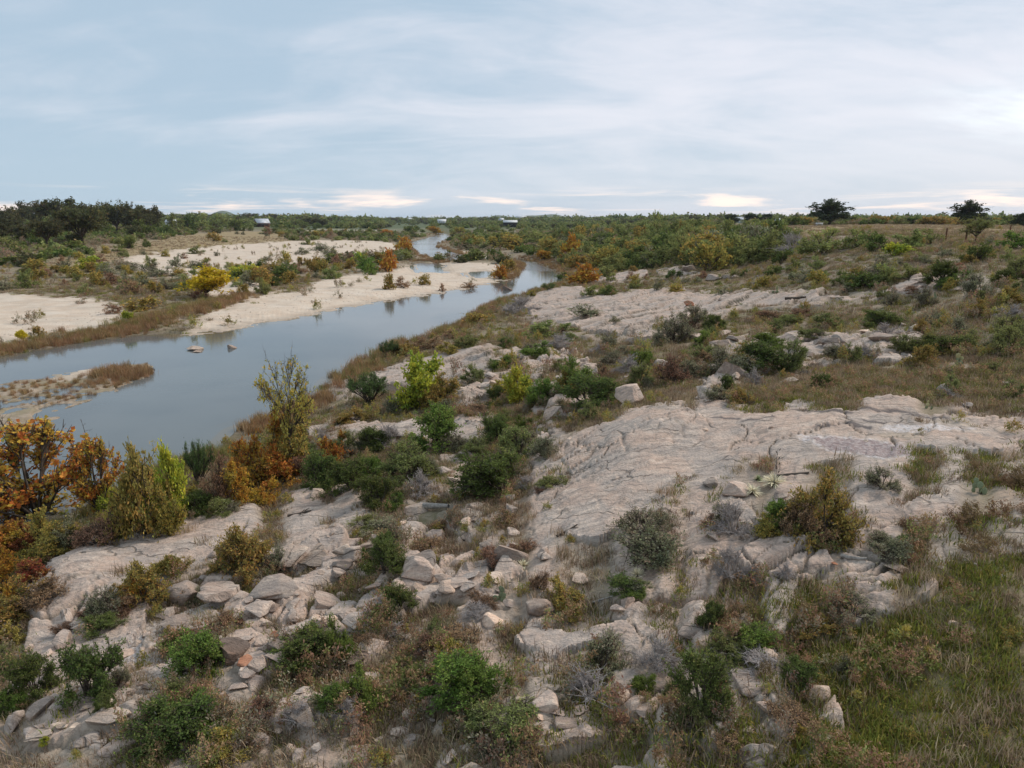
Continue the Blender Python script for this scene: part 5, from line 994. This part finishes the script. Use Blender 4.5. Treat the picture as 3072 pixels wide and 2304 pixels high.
def yucca(zk, a, b_, wpx, mat, label, n=90, stalk=0, up=.35):
    x, y = zp(zk, a, b_); gx, gy, r = ground(x, y); s = _s(gx, gy) * Z_[zk][2]; Rr = wpx * s / 2; rng = np.random.default_rng(int(a * 3))
    dr = unit(rng.normal(size=(n, 3)) * np.array([1, 1, .55]) + np.array([0, 0, up])); dr[:, 2] = np.abs(dr[:, 2]) * 1; side = unit(np.cross(dr, np.array([0, 0, 1.]))); nr_ = np.cross(side, dr); L_ = 1.2 * Rr * rng.uniform(.75, 1.1, (n, 1)); c0 = np.array([0, 0, Rr * .22]); wd = Rr * .055; Rr *= 1.2
    rows = []
    for t_, wf in ((0, .9), (.35, 1.0), (.7, .7), (1, .05)):
        P = c0 + dr * L_ * t_ - np.array([0, 0, 1]) * (t_ ** 2) * L_ * .18; rows += [P - side * wd * wf, P + nr_ * wd * .35 * wf, P + side * wd * wf]
    V_ = np.stack(rows, 1).reshape(-1, 3); V_[:, 2] = np.maximum(V_[:, 2], .01); base = np.arange(n)[:, None] * 12
    F_ = np.concatenate([np.concatenate([base + 3 * k2 + q, base + 3 * k2 + q + 1, base + 3 * k2 + q + 4, base + 3 * k2 + q + 3], 1) for k2 in range(3) for q in range(2)])
    e = empty('yucca', (gx, gy, zat(gx, gy) - .02)); tag(e, label, 'yucca', 'yuccas on the rocks'); obj('leaves', mesh_np('leaves', V_, [F_], MAT[mat]), e)['kind'] = 'stuff'
    g = [limb((0, 0, -.05), (0, 0, Rr * .3), Rr * .09, Rr * .07, 0, 4, 8)]; part('stem', g, 'bark', e)
    for k2 in range(stalk):
        q = .12 * k2; st = part('flower_stalk', [limb((q, 0, .1), (q + .06 * (1 - k2 * 2), .05, stalk_h[k2]), .011, .007, .03, 8, 5, rng)], 'palebark', e)
        part('seed_pods', [limb((q + .05 * (1 - k2 * 2) + dx_, dy_, stalk_h[k2] - .06 - dz_), (q + .05 * (1 - k2 * 2) + dx_ * 2.2, dy_ * 2.2, stalk_h[k2] - dz_), .018, .01, 0, 3, 5) for dx_, dy_, dz_ in ((.03, 0, 0), (-.03, .01, .08), (0, .03, .16), (.02, -.03, .24))], 'bark', st)
    RECORDS.append([e, 'yucca', x, y, True, Rr, Rr * 2])
stalk_h = (1.2, .75)
yucca('F', 590, 985, 165, 'yuccadead', 'pale dry yucca with tall stalks at the rock dome edge', 130, 2)
yucca('F', 450, 1035, 125, 'yuccadead', 'smaller pale dry yucca in front of the tall stalked one', 100)
yucca('F', 490, 952, 75, 'yucca', 'small green yucca behind the two dry ones', 70, 0, .8)
yucca('I', 70, 840, 160, 'yucca', 'spiky green yucca at the edge of the grass slope', 110, 0, .7)
yucca('H', 1200, 215, 110, 'yuccadead', 'dry yellow yucca among boulders left of the rock dome', 80, 0, .7)
yucca('H', 1925, 270, 110, 'yuccadead', 'dry yellow yucca at the foot of the sparse grey shrub', 80, 0, .7)
def cactus(zk, a, b_, wpx, label, yellow=1, n=8):
    x, y = zp(zk, a, b_); gx, gy, r = ground(x, y); s = _s(gx, gy) * Z_[zk][2]; Rr = wpx * s; rng = np.random.default_rng(int(a + 9)); pr = Rr * .12
    e = empty('prickly_pear', (gx, gy, zat(gx, gy) - .02)); tag(e, label, 'cactus', 'prickly pears in the scrub')
    u_, v_ = np.meshgrid(np.linspace(0, 2 * math.pi, 15)[:-1], np.linspace(0, math.pi, 9)[1:-1]); sp = np.stack([np.sin(v_) * np.cos(u_), np.sin(v_) * np.sin(u_) * .14, np.cos(v_) * 1.2 + .06 * np.cos(v_) ** 2], -1).reshape(-1, 3); sp[:, 0] *= 1 + .18 * sp[:, 2]
    sp = np.concatenate([sp, [[0, 0, -1.2], [0, 0, 1.26]]]); fr = np.concatenate([np.stack([np.array([k2 * 14 + q, k2 * 14 + (q + 1) % 14, (k2 + 1) * 14 + (q + 1) % 14, (k2 + 1) * 14 + q]) for q in range(14)]) for k2 in range(6)])
    cap = np.concatenate([np.stack([np.array([6 * 14 + q, 6 * 14 + (q + 1) % 14, 98]) for q in range(14)]), np.stack([np.array([(q + 1) % 14, q, 99]) for q in range(14)])])
    me1 = mesh_np('pad', sp, [fr, cap], MAT['cactus'], smooth=True); me2 = mesh_np('pad', sp, [fr, cap], MAT['cactusyellow'], smooth=True); prev = []
    for k2 in range(n):
        o = obj('pad', me2 if k2 >= n - yellow else me1, e); s2_ = pr * rng.uniform(.8, 1.2)
        if k2 < n * .5 or not prev: c0 = np.array([rng.uniform(-.3, .3) * Rr, rng.uniform(-.15, .15) * Rr, 0])
        else: c0 = prev[rng.integers(0, len(prev))]
        ry = rng.uniform(-.5, .5); o.location = c0 + np.array([math.sin(ry), 0, math.cos(ry)]) * s2_ * 1.15; o.rotation_euler = (rng.uniform(-.25, .25), ry, rng.uniform(-.9, .9)); o.scale = (s2_, s2_, s2_); prev.append(c0 + np.array([math.sin(ry), 0, math.cos(ry)]) * s2_ * 2.1)
    RECORDS.append([e, 'cactus', x, y, True, Rr, Rr])
cactus('F', 1935, 1035, 160, 'prickly pear with one pale pad on the grass beside the rock slab', 1, 9)
cactus('F', 1805, 205, 110, 'prickly pear with pale yellow pads in the tan weeds on the upper slope', 3, 10)
cactus('H', 1040, 430, 150, 'blue green prickly pear between boulders and dry twigs', 0, 7)
cactus('C', 600, 690, 60, 'prickly pear clump above the far rock slab', 2, 8)
cactus('C', 1640, 735, 60, 'prickly pear clump below the upper ledge', 0, 8)
cactus('F', 1590, 490, 70, 'little prickly pear with orange pads at the dome crest', 2, 4)

m, t, out = new_mat('haze'); vs_ = t.add('ShaderNodeVolumePrincipled'); vs_.inputs['Color'].default_value = rgb(.80, .88, 1.0); vs_.inputs['Density'].default_value = .00005; vs_.inputs['Anisotropy'].default_value = .2
t.l.new(vs_.outputs[0], out.inputs['Volume']); MAT['haze'] = m
hv, hf = box(-11000, 11000, -60, 11500, -4, 70); hz_o = obj('haze', mesh_np('haze', hv, [hf], m)); tag(hz_o, 'thin pale blue haze over the far country', kind='stuff')
# ------------------------------------------------------------------ labels that single things out
MARKS = [((445, 880), 'the bright yellow tree'), ((110, 1500), 'the big orange sycamore'), ((300, 1500), 'the slender sycamore'), ((880, 1400), 'the tall thin tree'), ((1270, 1200), 'the yellow green bank tree'), ((1480, 1800), 'the boulder cactus'),
 ((330, 1990), 'the gravel patch'), ((150, 2230), 'the cracked mud'), ((280, 1720), 'the smooth left dome'), ((1490, 1450), 'the biggest dark green shrub'), ((2590, 1370), 'the pink dried pool'), ((2310, 1450), 'the dry stalked yucca'),
 ((2940, 1480), 'the prickly pear on the grass'), ((2890, 1100), 'the yellow padded cactus'), ((2080, 2000), 'the green yucca'), ((1290, 1530), 'the thick grey log'), ((1410, 1260), 'the pale forked branch'), ((1660, 1240), 'the great round boulder'),
 ((1520, 870), 'the dark river rock'), ((1230, 830), 'the sandbar pond'), ((1340, 765), 'the dark waterside sapling'), ((780, 665), 'the red barn'), ((2220, 655), 'the white ranch house'), ((2490, 655), 'the lopsided lone oak'), ((2900, 655), 'the rounded oak'),
 ((2837, 720), 'the clear fence post'), ((2930, 715), 'the forked mesquite'), ((2460, 760), 'the pale dead tree'), ((1990, 660), 'the tallest brush tree'), ((1530, 660), 'the dark lodge'), ((1700, 750), 'the river bend'), ((2270, 790), 'the heap of fallen branches'),
 ((2380, 905), 'the log on the far slab'), ((2930, 890), 'the lone grey mesquite'), ((70, 790), 'the round green bush'), ((250, 730), 'the wide riverside tree'), ((620, 700), 'the tan meadow'), ((820, 780), 'the upper sand flat'), ((130, 930), 'the lower sand flat'),
 ((1150, 700), 'the upstream reeds'), ((1050, 900), 'the gravel bar'), ((2570, 1680), 'the bleached log'), ((1560, 2140), 'the bleached snag'), ((1690, 1950), 'the low rock dome'), ((2280, 1600), 'the blocky rock step'), ((2700, 2000), 'the grass slope'), ((900, 1950), 'the dark tilted slab'),
 ((960, 2200), 'the big pale boulder'), ((1550, 720), 'the brush belt edge'), ((1760, 690), 'the brush belt middle'), ((2150, 740), 'the brush belt corner'), ((560, 1760), 'the tilted block'), ((1220, 1760), 'the domed grey boulder'), ((450, 665), 'the pale house'), ((2660, 1180), 'the scrub slope'), ((2100, 1050), 'the grey green slab bush'), ((1500, 940), 'the bare brown bush'), ((1400, 2020), 'the pebble scatter')]
mk = np.array([m_[0] for m_ in MARKS], float)
ORD = ['first', 'second', 'third', 'fourth', 'fifth', 'sixth', 'seventh', 'eighth', 'ninth', 'tenth', 'eleventh', 'twelfth', 'thirteenth', 'fourteenth', 'fifteenth', 'sixteenth', 'seventeenth', 'eighteenth', 'nineteenth', 'twentieth'] + ['twenty-' + q for q in ('first', 'second', 'third', 'fourth', 'fifth', 'sixth', 'seventh', 'eighth', 'ninth', 'tenth')]
buckets = {}
for rec in RECORDS:
    o, ph, px, py, done, H_, W_ = rec
    if done: continue
    k2 = 1 + 2.0 * (py < 800); dxy = (mk - np.array([px, py])) * np.array([1, k2]); q = np.hypot(dxy[:, 0], dxy[:, 1]); i = int(q.argmin())
    dx_, dy_ = px - mk[i, 0], (py - mk[i, 1]) * k2
    rel = 'beside' if abs(dx_) > 1.2 * abs(dy_) else ('behind' if dy_ < 0 else 'in front of')
    if o.type == 'EMPTY': ph = ('tall ' if H_ > .95 * W_ else 'low ' if H_ < .6 * W_ else '') + ph
    buckets.setdefault((ph, i, rel), []).append((q[i], o))
for (ph, i, rel), lst in buckets.items():
    lst.sort(key=lambda t_: t_[0])
    for n_, (_, o) in enumerate(lst):
        o['label'] = f'{ph} {rel} {MARKS[i][1]}'.replace('the biggest dark green shrub', 'the biggest shrub') + ('' if len(lst) == 1 else f', {ORD[min(n_, 29)]} outward')
print('done', len(bpy.data.objects), round(time.time() - T0, 1))
